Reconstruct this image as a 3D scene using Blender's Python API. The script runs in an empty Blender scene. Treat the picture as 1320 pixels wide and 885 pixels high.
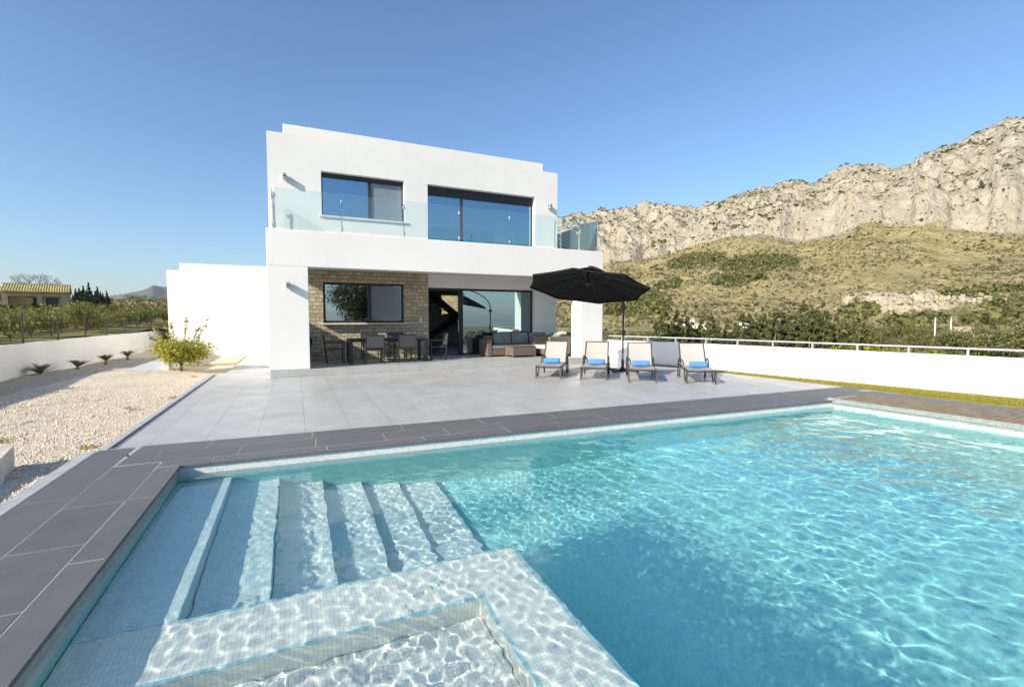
import bpy, bmesh, math, random
import numpy as np
from mathutils import Vector, Matrix
S = bpy.context.scene
COL = S.collection
R = math.radians
random.seed(7)
RNG = np.random.default_rng(11)

# ------------------------------------------------------------------ helpers
def tag(o, label=None, cat=None, group=None, kind=None):
    if label: o['label'] = label
    if cat: o['category'] = cat
    if group: o['group'] = group
    if kind: o['kind'] = kind
    return o

def empty(name, loc, rz=0.0, label=None, cat=None, group=None):
    o = bpy.data.objects.new(name, None)
    o.empty_display_size = .2
    COL.objects.link(o)
    o.location = loc
    o.rotation_euler = (0, 0, rz)
    return tag(o, label, cat, group)

def link(name, me, mat=None, parent=None, smooth=False):
    o = bpy.data.objects.new(name, me)
    COL.objects.link(o)
    if mat is not None:
        for m in (mat if isinstance(mat, (list, tuple)) else [mat]):
            me.materials.append(m)
    if parent is not None:
        o.parent = parent
    if smooth:
        me.shade_smooth()
    return o

def mesh_np(name, V, F, mat, parent=None, smooth=False, attr=None):
    V = np.asarray(V, dtype=np.float32)
    F = np.asarray(F, dtype=np.int32)
    k = F.shape[1]
    me = bpy.data.meshes.new(name)
    me.vertices.add(len(V)); me.vertices.foreach_set('co', V.ravel())
    me.loops.add(F.size); me.loops.foreach_set('vertex_index', F.ravel())
    me.polygons.add(len(F))
    me.polygons.foreach_set('loop_start', np.arange(0, F.size, k, dtype=np.int32))
    me.update(calc_edges=True); me.validate()
    for an, av in (attr or {}).items():
        a = me.attributes.new(an, 'FLOAT', 'POINT')
        a.data.foreach_set('value', np.asarray(av, dtype=np.float32))
    return link(name, me, mat, parent, smooth)

class MB:
    def __init__(s): s.v = []; s.f = []
    def add(s, v, f):
        n = len(s.v); s.v += [tuple(p) for p in v]; s.f += [tuple(i + n for i in q) for q in f]; return s
    def box(s, x0, x1, y0, y1, z0, z1, M=None):
        v = [(x0,y0,z0),(x1,y0,z0),(x1,y1,z0),(x0,y1,z0),(x0,y0,z1),(x1,y0,z1),(x1,y1,z1),(x0,y1,z1)]
        if M is not None: v = [M @ Vector(p) for p in v]
        return s.add(v, [(3,2,1,0),(4,5,6,7),(0,1,5,4),(1,2,6,5),(2,3,7,6),(3,0,4,7)])
    def prism(s, poly, z0, z1):
        n = len(poly)
        v = [(x,y,z0) for x,y in poly] + [(x,y,z1) for x,y in poly]
        f = [tuple(range(n-1,-1,-1)), tuple(range(n, 2*n))]
        f += [(i,(i+1)%n,n+(i+1)%n,n+i) for i in range(n)]
        return s.add(v, f)
    def quad(s, *p): return s.add(p, [tuple(range(len(p)))])
    def tube(s, pts, r, n=8, caps=True):
        pts = [Vector(p) for p in pts]; m = len(pts)
        rr = r if isinstance(r, (list, tuple)) else [r]*m
        up = Vector((0,0,1)); v = []; prev = None
        for i, p in enumerate(pts):
            d = (pts[min(i+1,m-1)] - pts[max(i-1,0)]).normalized()
            if prev is None:
                a = d.cross(up)
                if a.length < 1e-3: a = d.cross(Vector((1,0,0)))
                a.normalize()
            else:
                a = prev - d*prev.dot(d)
                if a.length < 1e-4: a = d.cross(Vector((1,0,0)))
                a.normalize()
            prev = a; b = d.cross(a)
            for k in range(n):
                t = 2*math.pi*k/n
                v.append(p + (a*math.cos(t) + b*math.sin(t))*rr[i])
        f = []
        for i in range(m-1):
            for k in range(n):
                f.append((i*n+k, i*n+(k+1)%n, (i+1)*n+(k+1)%n, (i+1)*n+k))
        if caps:
            f.append(tuple(range(n-1,-1,-1))); f.append(tuple((m-1)*n+k for k in range(n)))
        return s.add(v, f)
    def lathe(s, prof, n=16, c=(0,0,0)):
        v = []; m = len(prof)
        for r, z in prof:
            for k in range(n):
                t = 2*math.pi*k/n
                v.append((c[0]+r*math.cos(t), c[1]+r*math.sin(t), c[2]+z))
        f = [(i*n+k, i*n+(k+1)%n, (i+1)*n+(k+1)%n, (i+1)*n+k) for i in range(m-1) for k in range(n)]
        f.append(tuple(range(n-1,-1,-1))); f.append(tuple((m-1)*n+k for k in range(n)))
        return s.add(v, f)
    def build(s, name, mat, parent=None, bevel=0, seg=1, smooth=False, M=None):
        me = bpy.data.meshes.new(name)
        v = s.v if M is None else [tuple(M @ Vector(p)) for p in s.v]
        me.from_pydata(v, [], s.f)
        if bevel:
            bm = bmesh.new(); bm.from_mesh(me)
            bmesh.ops.bevel(bm, geom=[e for e in bm.edges if e.is_manifold and e.calc_face_angle(0) > .5],
                            offset=bevel, segments=seg, affect='EDGES', profile=.5, clamp_overlap=True)
            bm.to_mesh(me); bm.free()
        me.update()
        return link(name, me, mat, parent, smooth)

def copy_tree(o, parent=None):
    c = o.copy(); COL.objects.link(c)
    if parent is not None: c.parent = parent
    for ch in list(o.children): copy_tree(ch, c)
    return c

# value / gradient noise in numpy ------------------------------------------
def _hash(ix, iy, iz):
    h = (ix.astype(np.uint32)*np.uint32(374761393) + iy.astype(np.uint32)*np.uint32(668265263) + iz.astype(np.uint32)*np.uint32(2147483647 - 12345))
    h = (h ^ (h >> np.uint32(13))) * np.uint32(1274126177)
    h = h ^ (h >> np.uint32(16))
    return (h & np.uint32(0xffff)).astype(np.float64)/65535.0
def noise3(x, y, z):
    x = np.asarray(x, float); y = np.asarray(y, float)+0*x; z = np.asarray(z, float)+0*x
    ix, iy, iz = np.floor(x).astype(np.int64), np.floor(y).astype(np.int64), np.floor(z).astype(np.int64)
    fx, fy, fz = x-ix, y-iy, z-iz
    u, v, w = fx*fx*(3-2*fx), fy*fy*(3-2*fy), fz*fz*(3-2*fz)
    def L(a, b, t): return a+(b-a)*t
    H = lambda a, b, c: _hash(ix+a, iy+b, iz+c)
    return L(L(L(H(0,0,0),H(1,0,0),u),L(H(0,1,0),H(1,1,0),u),v), L(L(H(0,0,1),H(1,0,1),u),L(H(0,1,1),H(1,1,1),u),v), w)*2-1
def fbm(x, y, z, o=4, ridged=False):
    a = 1.0; t = 0; n = 0
    for i in range(o):
        q = noise3(x*2**i+i*17.3, y*2**i+i*5.1, z*2**i-i*9.7)
        t = t + a*((1-2*np.abs(q)) if ridged else q); n += a; a *= .5
    return t/n

# ------------------------------------------------------------------ materials
class N:
    def __init__(s, name):
        s.m = bpy.data.materials.new(name); s.m.use_nodes = True
        s.t = s.m.node_tree; s.b = s.t.nodes['Principled BSDF']; s.out = s.t.nodes['Material Output']
    def n(s, typ, **kw):
        nd = s.t.nodes.new('ShaderNode'+typ)
        for k, v in kw.items():
            if k.startswith('i_'):
                k2 = k[2:]; nd.inputs[int(k2) if k2.isdigit() else k2.replace('_',' ')].default_value = v
            else: setattr(nd, k, v)
        return nd
    def l(s, a, b): s.t.links.new(a, b)
    def noise(s, vec, scale, detail=4, rough=.55):
        nd = s.n('TexNoise', i_Scale=scale, i_Detail=detail, i_Roughness=rough)
        if vec is not None: s.l(vec, nd.inputs['Vector'])
        return nd.outputs['Fac']
    def ramp(s, fac, stops, interp='LINEAR'):
        nd = s.n('ValToRGB'); cr = nd.color_ramp; cr.interpolation = interp
        while len(cr.elements) < len(stops): cr.elements.new(.5)
        for e, (p, c) in zip(cr.elements, stops):
            e.position = p; e.color = (*c, 1) if len(c) == 3 else c
        s.l(fac, nd.inputs[0]); return nd.outputs[0]
    def mix(s, fac, a, b, mode='MIX'):
        nd = s.n('MixRGB', blend_type=mode)
        for i, x in ((0, fac), (1, a), (2, b)):
            if hasattr(x, 'is_linked'): s.l(x, nd.inputs[i])
            elif i == 0: nd.inputs[0].default_value = x
            else: nd.inputs[i].default_value = (*x, 1)
        return nd.outputs[0]
    def math(s, op, a, b=0.0):
        nd = s.n('Math', operation=op)
        for i, x in ((0, a), (1, b)):
            if hasattr(x, 'is_linked'): s.l(x, nd.inputs[i])
            else: nd.inputs[i].default_value = x
        return nd.outputs[0]
    def obj(s): return s.n('TexCoord').outputs['Object']
    def geo(s, k='Position'): return s.n('NewGeometry').outputs[k]
    def bump(s, h, strength=.3, dist=.01):
        nd = s.n('Bump', i_Strength=strength, i_Distance=dist); s.l(h, nd.inputs['Height'])
        s.l(nd.outputs[0], s.b.inputs['Normal']); return nd
    def base(s, c, rough=.6, metal=0, spec=.5):
        if hasattr(c, 'is_linked'): s.l(c, s.b.inputs['Base Color'])
        else: s.b.inputs['Base Color'].default_value = (*c, 1)
        s.b.inputs['Roughness'].default_value = rough; s.b.inputs['Metallic'].default_value = metal
        s.b.inputs['Specular IOR Level'].default_value = spec
        return s

def noisy(name, c1, c2, scale=6, rough=.6, metal=0, bump=.15, bscale=60, bdist=.004, spec=.4, detail=5):
    k = N(name); p = k.geo()
    k.base(k.ramp(k.noise(p, scale, detail), [(.35, c1), (.65, c2)]), rough, metal, spec)
    if bump: k.bump(k.noise(p, bscale, 3), bump, bdist)
    return k.m

def plain_uv(k, s1=1.0):
    """position projected on the dominant plane of the surface"""
    g = k.n('NewGeometry'); sep = k.n('SeparateXYZ'); k.l(g.outputs['Position'], sep.inputs[0])
    sn = k.n('SeparateXYZ'); k.l(g.outputs['True Normal'], sn.inputs[0])
    ax = k.math('ABSOLUTE', sn.outputs[0]); az = k.math('ABSOLUTE', sn.outputs[2])
    xw = k.math('GREATER_THAN', ax, .7); zw = k.math('GREATER_THAN', az, .7)
    top = k.n('CombineXYZ'); k.l(sep.outputs[0], top.inputs[0]); k.l(sep.outputs[1], top.inputs[1])
    fr = k.n('CombineXYZ'); k.l(sep.outputs[0], fr.inputs[0]); k.l(sep.outputs[2], fr.inputs[1])
    sd = k.n('CombineXYZ'); k.l(sep.outputs[1], sd.inputs[0]); k.l(sep.outputs[2], sd.inputs[1])
    a = k.n('MixRGB'); k.l(xw, a.inputs[0]); k.l(fr.outputs[0], a.inputs[1]); k.l(sd.outputs[0], a.inputs[2])
    b = k.n('MixRGB'); k.l(zw, b.inputs[0]); k.l(a.outputs[0], b.inputs[1]); k.l(top.outputs[0], b.inputs[2])
    return b.outputs[0], g.outputs['Position']

def plaster(name, c=(.80,.785,.75), stain=.93):
    k = N(name); p = k.geo()
    f = k.noise(p, .55, 5, .6)
    c2 = tuple(x*stain for x in c)
    col = k.ramp(f, [(.3, c2), (.62, c)])
    mp = k.n('Mapping'); mp.inputs['Scale'].default_value = (3.5, 3.5, .25); k.l(p, mp.inputs[0])
    col = k.mix(k.ramp(k.noise(mp.outputs[0], 1.2, 4), [(.56, (0,0,0)), (.8, (.16,)*3)]), col, tuple(x*.8 for x in c))
    k.base(col, .85, 0, .2)
    k.bump(k.noise(p, 45, 4), .25, .004)
    return k.m

def mosaic(name, colors, mortar, size=.025, rough=.18):
    k = N(name); uv, p = plain_uv(k)
    br = k.n('TexBrick', offset=0.0, i_Scale=1.0); k.l(uv, br.inputs['Vector'])
    br.inputs['Brick Width'].default_value = size; br.inputs['Row Height'].default_value = size
    br.inputs['Mortar Size'].default_value = .0017; br.inputs['Mortar Smooth'].default_value = .3
    br.inputs['Color1'].default_value = (0,0,0,1); br.inputs['Color2'].default_value = (1,1,1,1); br.inputs['Mortar'].default_value = (.5,.5,.5,1)
    cell = k.n('VectorMath', operation='SNAP'); k.l(uv, cell.inputs[0]); cell.inputs[1].default_value = (size,)*3
    wn = k.n('TexWhiteNoise', noise_dimensions='3D'); k.l(cell.outputs[0], wn.inputs['Vector'])
    n = len(colors)
    col = k.ramp(wn.outputs['Value'], [(i/n, c) for i, c in enumerate(colors)], 'CONSTANT')
    col = k.mix(br.outputs['Fac'], col, mortar)
    k.base(col, rough, 0, .5)
    return k.m

def tiles(name, c1, c2, mortar, lx, ly, offx=0, offy=0, ms=.004, rough=.5, off=.5, rot=False):
    k = N(name); uv, p = plain_uv(k)
    mp = k.n('Mapping'); k.l(uv, mp.inputs[0]); mp.inputs['Location'].default_value = (offx, offy, 0)
    if rot: mp.inputs['Rotation'].default_value = (0, 0, math.pi/2)
    br = k.n('TexBrick', offset=off, i_Scale=1.0); k.l(mp.outputs[0], br.inputs['Vector'])
    br.inputs['Brick Width'].default_value = lx; br.inputs['Row Height'].default_value = ly
    br.inputs['Mortar Size'].default_value = ms; br.inputs['Mortar Smooth'].default_value = .1
    br.inputs['Color1'].default_value = (*c1,1); br.inputs['Color2'].default_value = (*c2,1); br.inputs['Mortar'].default_value = (*mortar,1)
    n = k.ramp(k.noise(p, 2.3, 6, .65), [(.3, (.86,)*3), (.7, (1.06,)*3)])
    col = k.mix(1.0, br.outputs['Color'], n, 'MULTIPLY')
    k.base(col, rough, 0, .45)
    rr = k.ramp(k.noise(p, 1.1, 5), [(.3, (rough-.12,)*3), (.7, (rough+.15,)*3)]); k.l(rr, k.b.inputs['Roughness'])
    k.bump(k.math('ADD', k.math('MULTIPLY', br.outputs['Fac'], -1.0), k.math('MULTIPLY', k.noise(p, 120, 2), .15)), .35, .003)
    return k.m

def foliage(name, stops, trans=.35, rough=.55, spec=.25):
    k = N(name)
    rnd = k.geo('Random Per Island'); p = k.geo()
    f = k.math('ADD', k.math('MULTIPLY', rnd, .6), k.math('MULTIPLY', k.noise(p, 1.3, 3), .4))
    col = k.ramp(f, stops)
    k.base(col, rough, 0, spec)
    tr = k.n('BsdfTranslucent'); k.l(col, tr.inputs[0])
    mx = k.n('MixShader', i_Fac=trans); k.l(k.b.outputs[0], mx.inputs[1]); k.l(tr.outputs[0], mx.inputs[2]); k.l(mx.outputs[0], k.out.inputs[0])
    return k.m

def glass_pane(name, refl, tint, rough=0.0, gcol=(1,1,1), film=0.0):
    """flat pane: mirror + see-through mix (no refraction), a diffuse film if given"""
    k = N(name)
    g = k.n('BsdfGlossy', i_Roughness=rough); g.inputs[0].default_value = (*gcol, 1)
    t = k.n('BsdfTransparent'); t.inputs[0].default_value = (*tint, 1)
    fr = k.n('Fresnel', i_IOR=1.5)
    f = k.math('ADD', k.math('MULTIPLY', fr.outputs[0], 1.0), refl)
    f = k.math('MINIMUM', f, 1.0)
    mx = k.n('MixShader'); k.l(f, mx.inputs[0]); k.l(t.outputs[0], mx.inputs[1]); k.l(g.outputs[0], mx.inputs[2])
    o = mx.outputs[0]
    if film:
        d = k.n('BsdfDiffuse'); d.inputs[0].default_value = (.62,.80,.78,1)
        m2 = k.n('MixShader', i_Fac=film); k.l(o, m2.inputs[1]); k.l(d.outputs[0], m2.inputs[2]); o = m2.outputs[0]
    k.l(o, k.out.inputs[0])
    return k.m

M = {}
M['white'] = plaster('white_plaster')
M['white2'] = plaster('boundary_plaster', (.79,.775,.745), .88)
M['terrace'] = tiles('terrace_tiles', (.435,.43,.41), (.475,.468,.447), (.30,.29,.275), 1.2, .6, 0, -.09+.6, .005, .42, .5, True)
M['step'] = tiles('step_tiles', (.40,.405,.39), (.44,.44,.425), (.30,.30,.28), .9, .6, 0.2, 0, .004, .5, 0)
M['path'] = tiles('path_tiles', (.46,.46,.45), (.50,.50,.49), (.38,.38,.37), .6, .6, 0, .09, .004, .55, .5)
M['kerb'] = noisy('kerb_concrete', (.36,.36,.36), (.45,.45,.44), 5, .8)
M['darkkerb'] = noisy('dark_kerb', (.13,.135,.16), (.18,.185,.21), 5, .7)
k = N('coping_tiles'); p = k.geo()
rnd = k.geo('Random Per Island')
c = k.mix(rnd, (.104,.106,.106), (.130,.132,.131))
c = k.mix(k.ramp(k.noise(p, 3.5, 7, .7), [(.35,(0,0,0)),(.75,(.45,)*3)]), c, (.18,.17,.165))
mp = k.n('Mapping'); mp.inputs['Scale'].default_value = (1, 1, 1); k.l(p, mp.inputs[0])
mus = k.noise(p, 9, 8, .75)
c = k.mix(k.ramp(mus, [(.62,(0,0,0)),(.72,(.35,)*3)]), c, (.30,.27,.23))
k.base(c, .55, 0, .4); k.bump(k.noise(p, 70, 5), .3, .003); M['coping'] = k.m
M['grout'] = noisy('grout', (.36,.34,.30), (.44,.41,.36), 12, .9)
M['mosaic'] = mosaic('pale_mosaic', [(.86,.85,.79),(.80,.82,.77),(.88,.87,.80),(.68,.75,.72),(.84,.84,.79),(.76,.79,.76)], (.54,.57,.54))
M['mosaic_step'] = mosaic('blue_white_mosaic', [(.70,.81,.80),(.60,.76,.78),(.76,.83,.80),(.50,.70,.74),(.68,.80,.79),(.60,.75,.78)], (.46,.57,.59))  # bluer tile colour stands in for light absorbed by the water
M['nosing'] = mosaic('blue_nosing_mosaic', [(.30,.55,.64),(.38,.62,.68),(.24,.50,.62),(.42,.64,.68)], (.42,.55,.58))
M['mosaic_deep'] = mosaic('aqua_mosaic', [(.29,.71,.71),(.34,.75,.74),(.24,.66,.69),(.37,.75,.73),(.27,.69,.71)], (.29,.64,.67))  # aqua put into the tiles in place of deep water absorbing light
M['waterline'] = mosaic('waterline_mosaic', [(.72,.74,.68),(.64,.70,.68),(.76,.76,.71),(.55,.64,.64),(.74,.70,.64)], (.52,.56,.55))
# water
k = N('pool_water')
g = k.n('BsdfGlass', i_IOR=1.33, i_Roughness=0.0); g.inputs[0].default_value = (.965,1,.99,1)
k.l(g.outputs[0], k.out.inputs[0]); M['water'] = k.m
# stone cladding
k = N('stone_cladding'); uv, p = plain_uv(k)
mp = k.n('Mapping'); k.l(uv, mp.inputs[0])
dn = k.n('TexNoise', i_Scale=3.0); k.l(uv, dn.inputs['Vector'])
uvd = k.mix(.045, mp.outputs[0], dn.outputs['Color'], 'ADD')
br = k.n('TexBrick', offset=.43, squash=.62, squash_frequency=3, offset_frequency=2, i_Scale=1.0); k.l(uvd, br.inputs['Vector'])
br.inputs['Brick Width'].default_value = .21; br.inputs['Row Height'].default_value = .125; br.inputs['Mortar Size'].default_value = .010; br.inputs['Mortar Smooth'].default_value = .5
br.inputs['Color1'].default_value = (.41,.345,.235,1); br.inputs['Color2'].default_value = (.64,.56,.43,1); br.inputs['Mortar'].default_value = (.29,.24,.17,1)
c = k.mix(1.0, br.outputs['Color'], k.ramp(k.noise(p, 14, 5), [(.3,(.75,.75,.73)),(.7,(1.12,1.1,1.05))]), 'MULTIPLY')
k.base(c, .9, 0, .2)
k.bump(k.math('ADD', k.math('MULTIPLY', br.outputs['Fac'], -1), k.math('MULTIPLY', k.noise(p, 22, 6), .5)), .9, .03)
M['stone'] = k.m
M['alu'] = noisy('anthracite_aluminium', (.022,.023,.026), (.030,.031,.034), 8, .4, 0, .05)
M['alu_grey'] = noisy('brushed_taupe_aluminium', (.10,.09,.085), (.13,.12,.11), 8, .4, .5, .05)
M['steel'] = noisy('steel', (.45,.46,.47), (.55,.56,.57), 10, .35, .8, 0)
M['galv'] = noisy('painted_rail', (.42,.43,.44), (.52,.53,.54), 10, .45, .4, 0)
M['pane'] = glass_pane('window_glass', .46, (.20,.26,.30), 0, (.54,.81,1.0))
M['pane_low'] = glass_pane('door_glass', .50, (.22,.28,.30), 0, (.74,.95,1.0))
M['pane_bal'] = glass_pane('balustrade_glass', .015, (.93,.98,.97), 0, (1,1,1), .025)
M['blind'] = noisy('roller_blind', (.30,.31,.32), (.36,.37,.38), 3, .8)
k = N('insect_screen_mesh'); p = k.geo()
d_ = k.n('BsdfDiffuse'); d_.inputs[0].default_value = (.33,.38,.42,1); t_ = k.n('BsdfTransparent'); mx = k.n('MixShader', i_Fac=.46)
k.l(t_.outputs[0], mx.inputs[1]); k.l(d_.outputs[0], mx.inputs[2]); k.l(mx.outputs[0], k.out.inputs[0]); M['screen'] = k.m
M['sill'] = noisy('limestone_sill', (.60,.54,.43), (.68,.61,.50), 5, .7)
M['sillw'] = noisy('white_sill', (.66,.64,.60), (.74,.72,.68), 5, .6)
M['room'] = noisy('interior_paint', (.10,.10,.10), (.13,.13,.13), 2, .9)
M['black'] = noisy('black_fabric', (.010,.011,.012), (.017,.018,.019), 20, .85, 0, .3, 400, .001, .15)
k = N('parasol_canvas'); p = k.geo()
c = k.ramp(k.noise(p, 7, 4), [(.3,(.012,.013,.014)),(.7,(.022,.024,.026))]); k.base(c, .85, 0, .2)
k.bump(k.noise(p, 350, 2), .2, .001)
tr = k.n('BsdfTranslucent'); k.l(c, tr.inputs[0]); mx = k.n('MixShader', i_Fac=.25); k.l(k.b.outputs[0], mx.inputs[1]); k.l(tr.outputs[0], mx.inputs[2]); k.l(mx.outputs[0], k.out.inputs[0])
M['canvas'] = k.m
M['dgrey'] = noisy('dark_grey_metal', (.045,.042,.042), (.060,.056,.055), 8, .42, .2, .05)
k = N('sling_fabric'); uv, p = plain_uv(k)
wv = k.n('TexWave', wave_type='BANDS', bands_direction='DIAGONAL', i_Scale=90, i_Distortion=0.0); k.l(p, wv.inputs['Vector'])
k.base(k.mix(k.math('MULTIPLY', wv.outputs['Fac'], .35), (.42,.40,.37), (.33,.315,.29)), .75, 0, .25)
M['sling'] = k.m
M['sling_dark'] = noisy('dark_sling', (.05,.052,.055), (.08,.082,.085), 30, .7)
k = N('blue_towel'); p = k.geo()
k.base(k.ramp(k.noise(p, 40, 5), [(.3,(.06,.20,.52)),(.7,(.13,.32,.68))]), .95, 0, .05); k.bump(k.noise(p, 240, 4), .9, .006); M['towel'] = k.m
k = N('rattan'); uv, p = plain_uv(k)
mpp = k.n('Mapping'); mpp.inputs['Scale'].default_value = (18, 46, 1); k.l(uv, mpp.inputs[0])
ck = k.n('TexChecker', i_Scale=1.0); k.l(mpp.outputs[0], ck.inputs[0])
c = k.mix(ck.outputs['Fac'], (.12,.092,.068), (.22,.175,.13))
c = k.mix(1.0, c, k.ramp(k.noise(p, 30, 4), [(.3,(.7,)*3),(.7,(1.15,)*3)]), 'MULTIPLY'); k.base(c, .6, 0, .3)
k.bump(ck.outputs['Fac'], .6, .006); M['rattan'] = k.m
M['cushion'] = noisy('grey_cushion', (.17,.18,.185), (.22,.23,.235), 5, .95, 0, .3, 200, .002, .1)
M['cushion_l'] = noisy('pale_cushion', (.52,.52,.50), (.60,.60,.58), 5, .95, 0, .3, 200, .002, .1)
M['slat'] = noisy('weathered_deck_wood', (.21,.155,.095), (.32,.25,.155), 7, .8, 0, .4, 50, .004)
M['trim'] = noisy('pale_trim', (.55,.54,.50), (.66,.64,.60), 8, .5)
M['trim_d'] = noisy('dull_trim', (.30,.28,.24), (.40,.37,.32), 8, .5)
M['board'] = mosaic('grey_green_mosaic', [(.26,.34,.33),(.32,.39,.37),(.22,.31,.31)], (.25,.30,.29))
M['bark'] = noisy('bark', (.13,.10,.07), (.22,.18,.13), 9, .95, 0, .8, 40, .02)
M['pad'] = noisy('concrete_pad', (.44,.46,.46), (.52,.54,.54), 2, .75)
# gravel
k = N('gravel'); p = k.geo()
v1 = k.n('TexVoronoi', i_Scale=34.0); k.l(p, v1.inputs['Vector'])
v2 = k.n('TexVoronoi', i_Scale=34.0, feature='DISTANCE_TO_EDGE'); k.l(p, v2.inputs['Vector'])
rg = k.n('SeparateColor'); k.l(v1.outputs['Color'], rg.inputs[0])
c = k.ramp(rg.outputs[0], [(0,(.66,.55,.40)),(.35,(.76,.655,.50)),(.7,(.82,.74,.60)),(1,(.57,.47,.34))])
c = k.mix(k.ramp(v2.outputs['Distance'], [(0,(.55,)*3),(.10,(0,0,0))]), c, (.34,.28,.19))
c = k.mix(k.ramp(k.noise(p, .8, 4), [(.45,(0,0,0)),(.75,(.35,)*3)]), c, (.66,.56,.42))
k.base(c, .9, 0, .2); k.bump(k.math('MINIMUM', v2.outputs['Distance'], .35), 1.0, .025); M['gravel'] = k.m
k = N('pebble'); k.base(k.ramp(k.geo('Random Per Island'), [(0,(.64,.53,.39)),(.5,(.76,.655,.50)),(.85,(.82,.74,.60)),(1,(.50,.40,.29))]), .85, 0, .2); M['pebble'] = k.m
M['dirt'] = noisy('tan_dirt', (.54,.445,.31), (.66,.56,.41), 2.5, .95, 0, .6, 25, .03)
k = N('lawn_soil'); p = k.geo()
k.base(k.ramp(k.noise(p, 6, 6), [(.3,(.20,.17,.04)),(.7,(.34,.28,.06))]), .95, 0, .1); k.bump(k.noise(p, 60, 4), .8, .03); M['lawn'] = k.m
M['grass'] = foliage('grass_blades', [(0,(.20,.20,.03)),(.5,(.32,.29,.05)),(1,(.42,.35,.09))], .3)
# ground & field
k = N('ground'); p = k.geo()
c = k.ramp(k.noise(p, .05, 8, .65), [(.3,(.10,.11,.04)),(.5,(.24,.21,.10)),(.7,(.36,.30,.17))])
c = k.mix(k.ramp(k.noise(p, .6, 6), [(.45,(0,0,0)),(.65,(.6,)*3)]), c, (.09,.10,.035))
k.base(c, .95, 0, .1); k.bump(k.noise(p, 1.2, 6), .6, .4); M['ground'] = k.m
k = N('field'); p = k.geo()
c = k.ramp(k.noise(p, .5, 8, .65), [(.3,(.13,.15,.045)),(.5,(.22,.21,.08)),(.75,(.33,.27,.14))])
k.base(c, .95, 0, .1); k.bump(k.noise(p, 4, 6), .8, .15); M['field'] = k.m
# foliage kinds
M['leaf_citrus'] = foliage('citrus_leaves', [(0,(.12,.15,.015)),(.3,(.27,.28,.035)),(.65,(.44,.40,.06)),(1,(.60,.49,.11))], .35, .4)
M['leaf_orchard'] = foliage('orchard_leaves', [(0,(.08,.10,.024)),(.5,(.18,.19,.05)),(1,(.34,.32,.10))], .3)
M['leaf_conifer'] = foliage('conifer_needles', [(0,(.045,.058,.021)),(.5,(.11,.125,.045)),(1,(.21,.21,.075))], .2)
M['leaf_cypress'] = foliage('cypress_needles', [(0,(.022,.034,.026)),(.5,(.045,.060,.042)),(1,(.085,.10,.065))], .2)
M['leaf_broad'] = foliage('broad_leaves', [(0,(.09,.10,.03)),(.5,(.17,.175,.06)),(1,(.28,.265,.10))], .3)
M['leaf_hedge'] = foliage('hedge_leaves', [(0,(.015,.025,.010)),(.6,(.035,.05,.018)),(1,(.07,.085,.03))], .2)
M['leaf_yellow'] = foliage('yellow_leaves', [(0,(.10,.12,.02)),(.5,(.26,.25,.03)),(1,(.50,.42,.05))], .3)
M['leaf_olive'] = foliage('olive_leaves', [(0,(.05,.06,.035)),(.5,(.10,.11,.07)),(1,(.17,.18,.12))], .2)
M['leaf_palm'] = foliage('palm_leaves', [(0,(.06,.09,.02)),(.5,(.15,.18,.045)),(1,(.28,.28,.08))], .25)
M['leaf_scrub'] = foliage('scrub_leaves', [(0,(.07,.072,.032)),(.5,(.125,.122,.055)),(1,(.20,.185,.088))], .15)
M['leaf_brush'] = foliage('dry_brush', [(0,(.14,.11,.05)),(.5,(.26,.20,.10)),(1,(.36,.29,.16))], .2)
M['leaf_dry'] = foliage('dry_leaves', [(0,(.30,.22,.06)),(1,(.52,.40,.14))], .2)

# ------------------------------------------------------------------ world, sun, camera
SUN = Vector((-1, -.37, .56)).normalized()
sun_el = math.asin(SUN.z); sun_az = math.atan2(SUN.x, SUN.y)      # clockwise from +Y
w = bpy.data.worlds.new('World'); S.world = w; w.use_nodes = True
nt = w.node_tree; sk = nt.nodes.new('ShaderNodeTexSky'); sk.sky_type = 'NISHITA'; sk.sun_disc = False
sk.sun_elevation = sun_el; sk.sun_rotation = sun_az
sk.altitude = 100; sk.air_density = 1.1; sk.dust_density = .9; sk.ozone_density = 5.0
bgn = nt.nodes['Background']; nt.links.new(sk.outputs[0], bgn.inputs[0]); bgn.inputs[1].default_value = .13
L = bpy.data.lights.new('sun', 'SUN'); L.energy = 5.0; L.angle = R(.5); L.color = (1, .915, .775); L.cycles.is_caustics_light = True
lo = bpy.data.objects.new('sun', L); COL.objects.link(lo); lo.rotation_euler = (-SUN).to_track_quat('-Z', 'Y').to_euler(); lo.location = (-30, -10, 15)
cd = bpy.data.cameras.new('camera'); cam = bpy.data.objects.new('camera', cd); COL.objects.link(cam); S.camera = cam
cd.sensor_width = 36; cd.lens = 604.8/1320*36; cd.clip_start = .05; cd.clip_end = 30000
PITCH = math.atan2(33.5, 604.8); FH = 604.8/math.cos(PITCH); YAW = math.atan2(279, FH)
cam.location = (0, 0, 1.6); cam.rotation_euler = (math.pi/2 - PITCH, 0, -YAW)
S.view_settings.view_transform = 'Standard'; S.view_settings.look = 'None'; S.view_settings.gamma = 1
S.view_settings.exposure = .57
try:
    S.cycles.max_bounces = 12; S.cycles.transparent_max_bounces = 16; S.cycles.transmission_bounces = 8; S.cycles.glossy_bounces = 5; S.cycles.diffuse_bounces = 4
    S.cycles.sample_clamp_indirect = 8
except Exception: pass

def bearing(px):       # compass bearing (radians, clockwise from +Y) of a column of the view
    return YAW + math.atan2(px-660, FH)

exec_order = []
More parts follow.
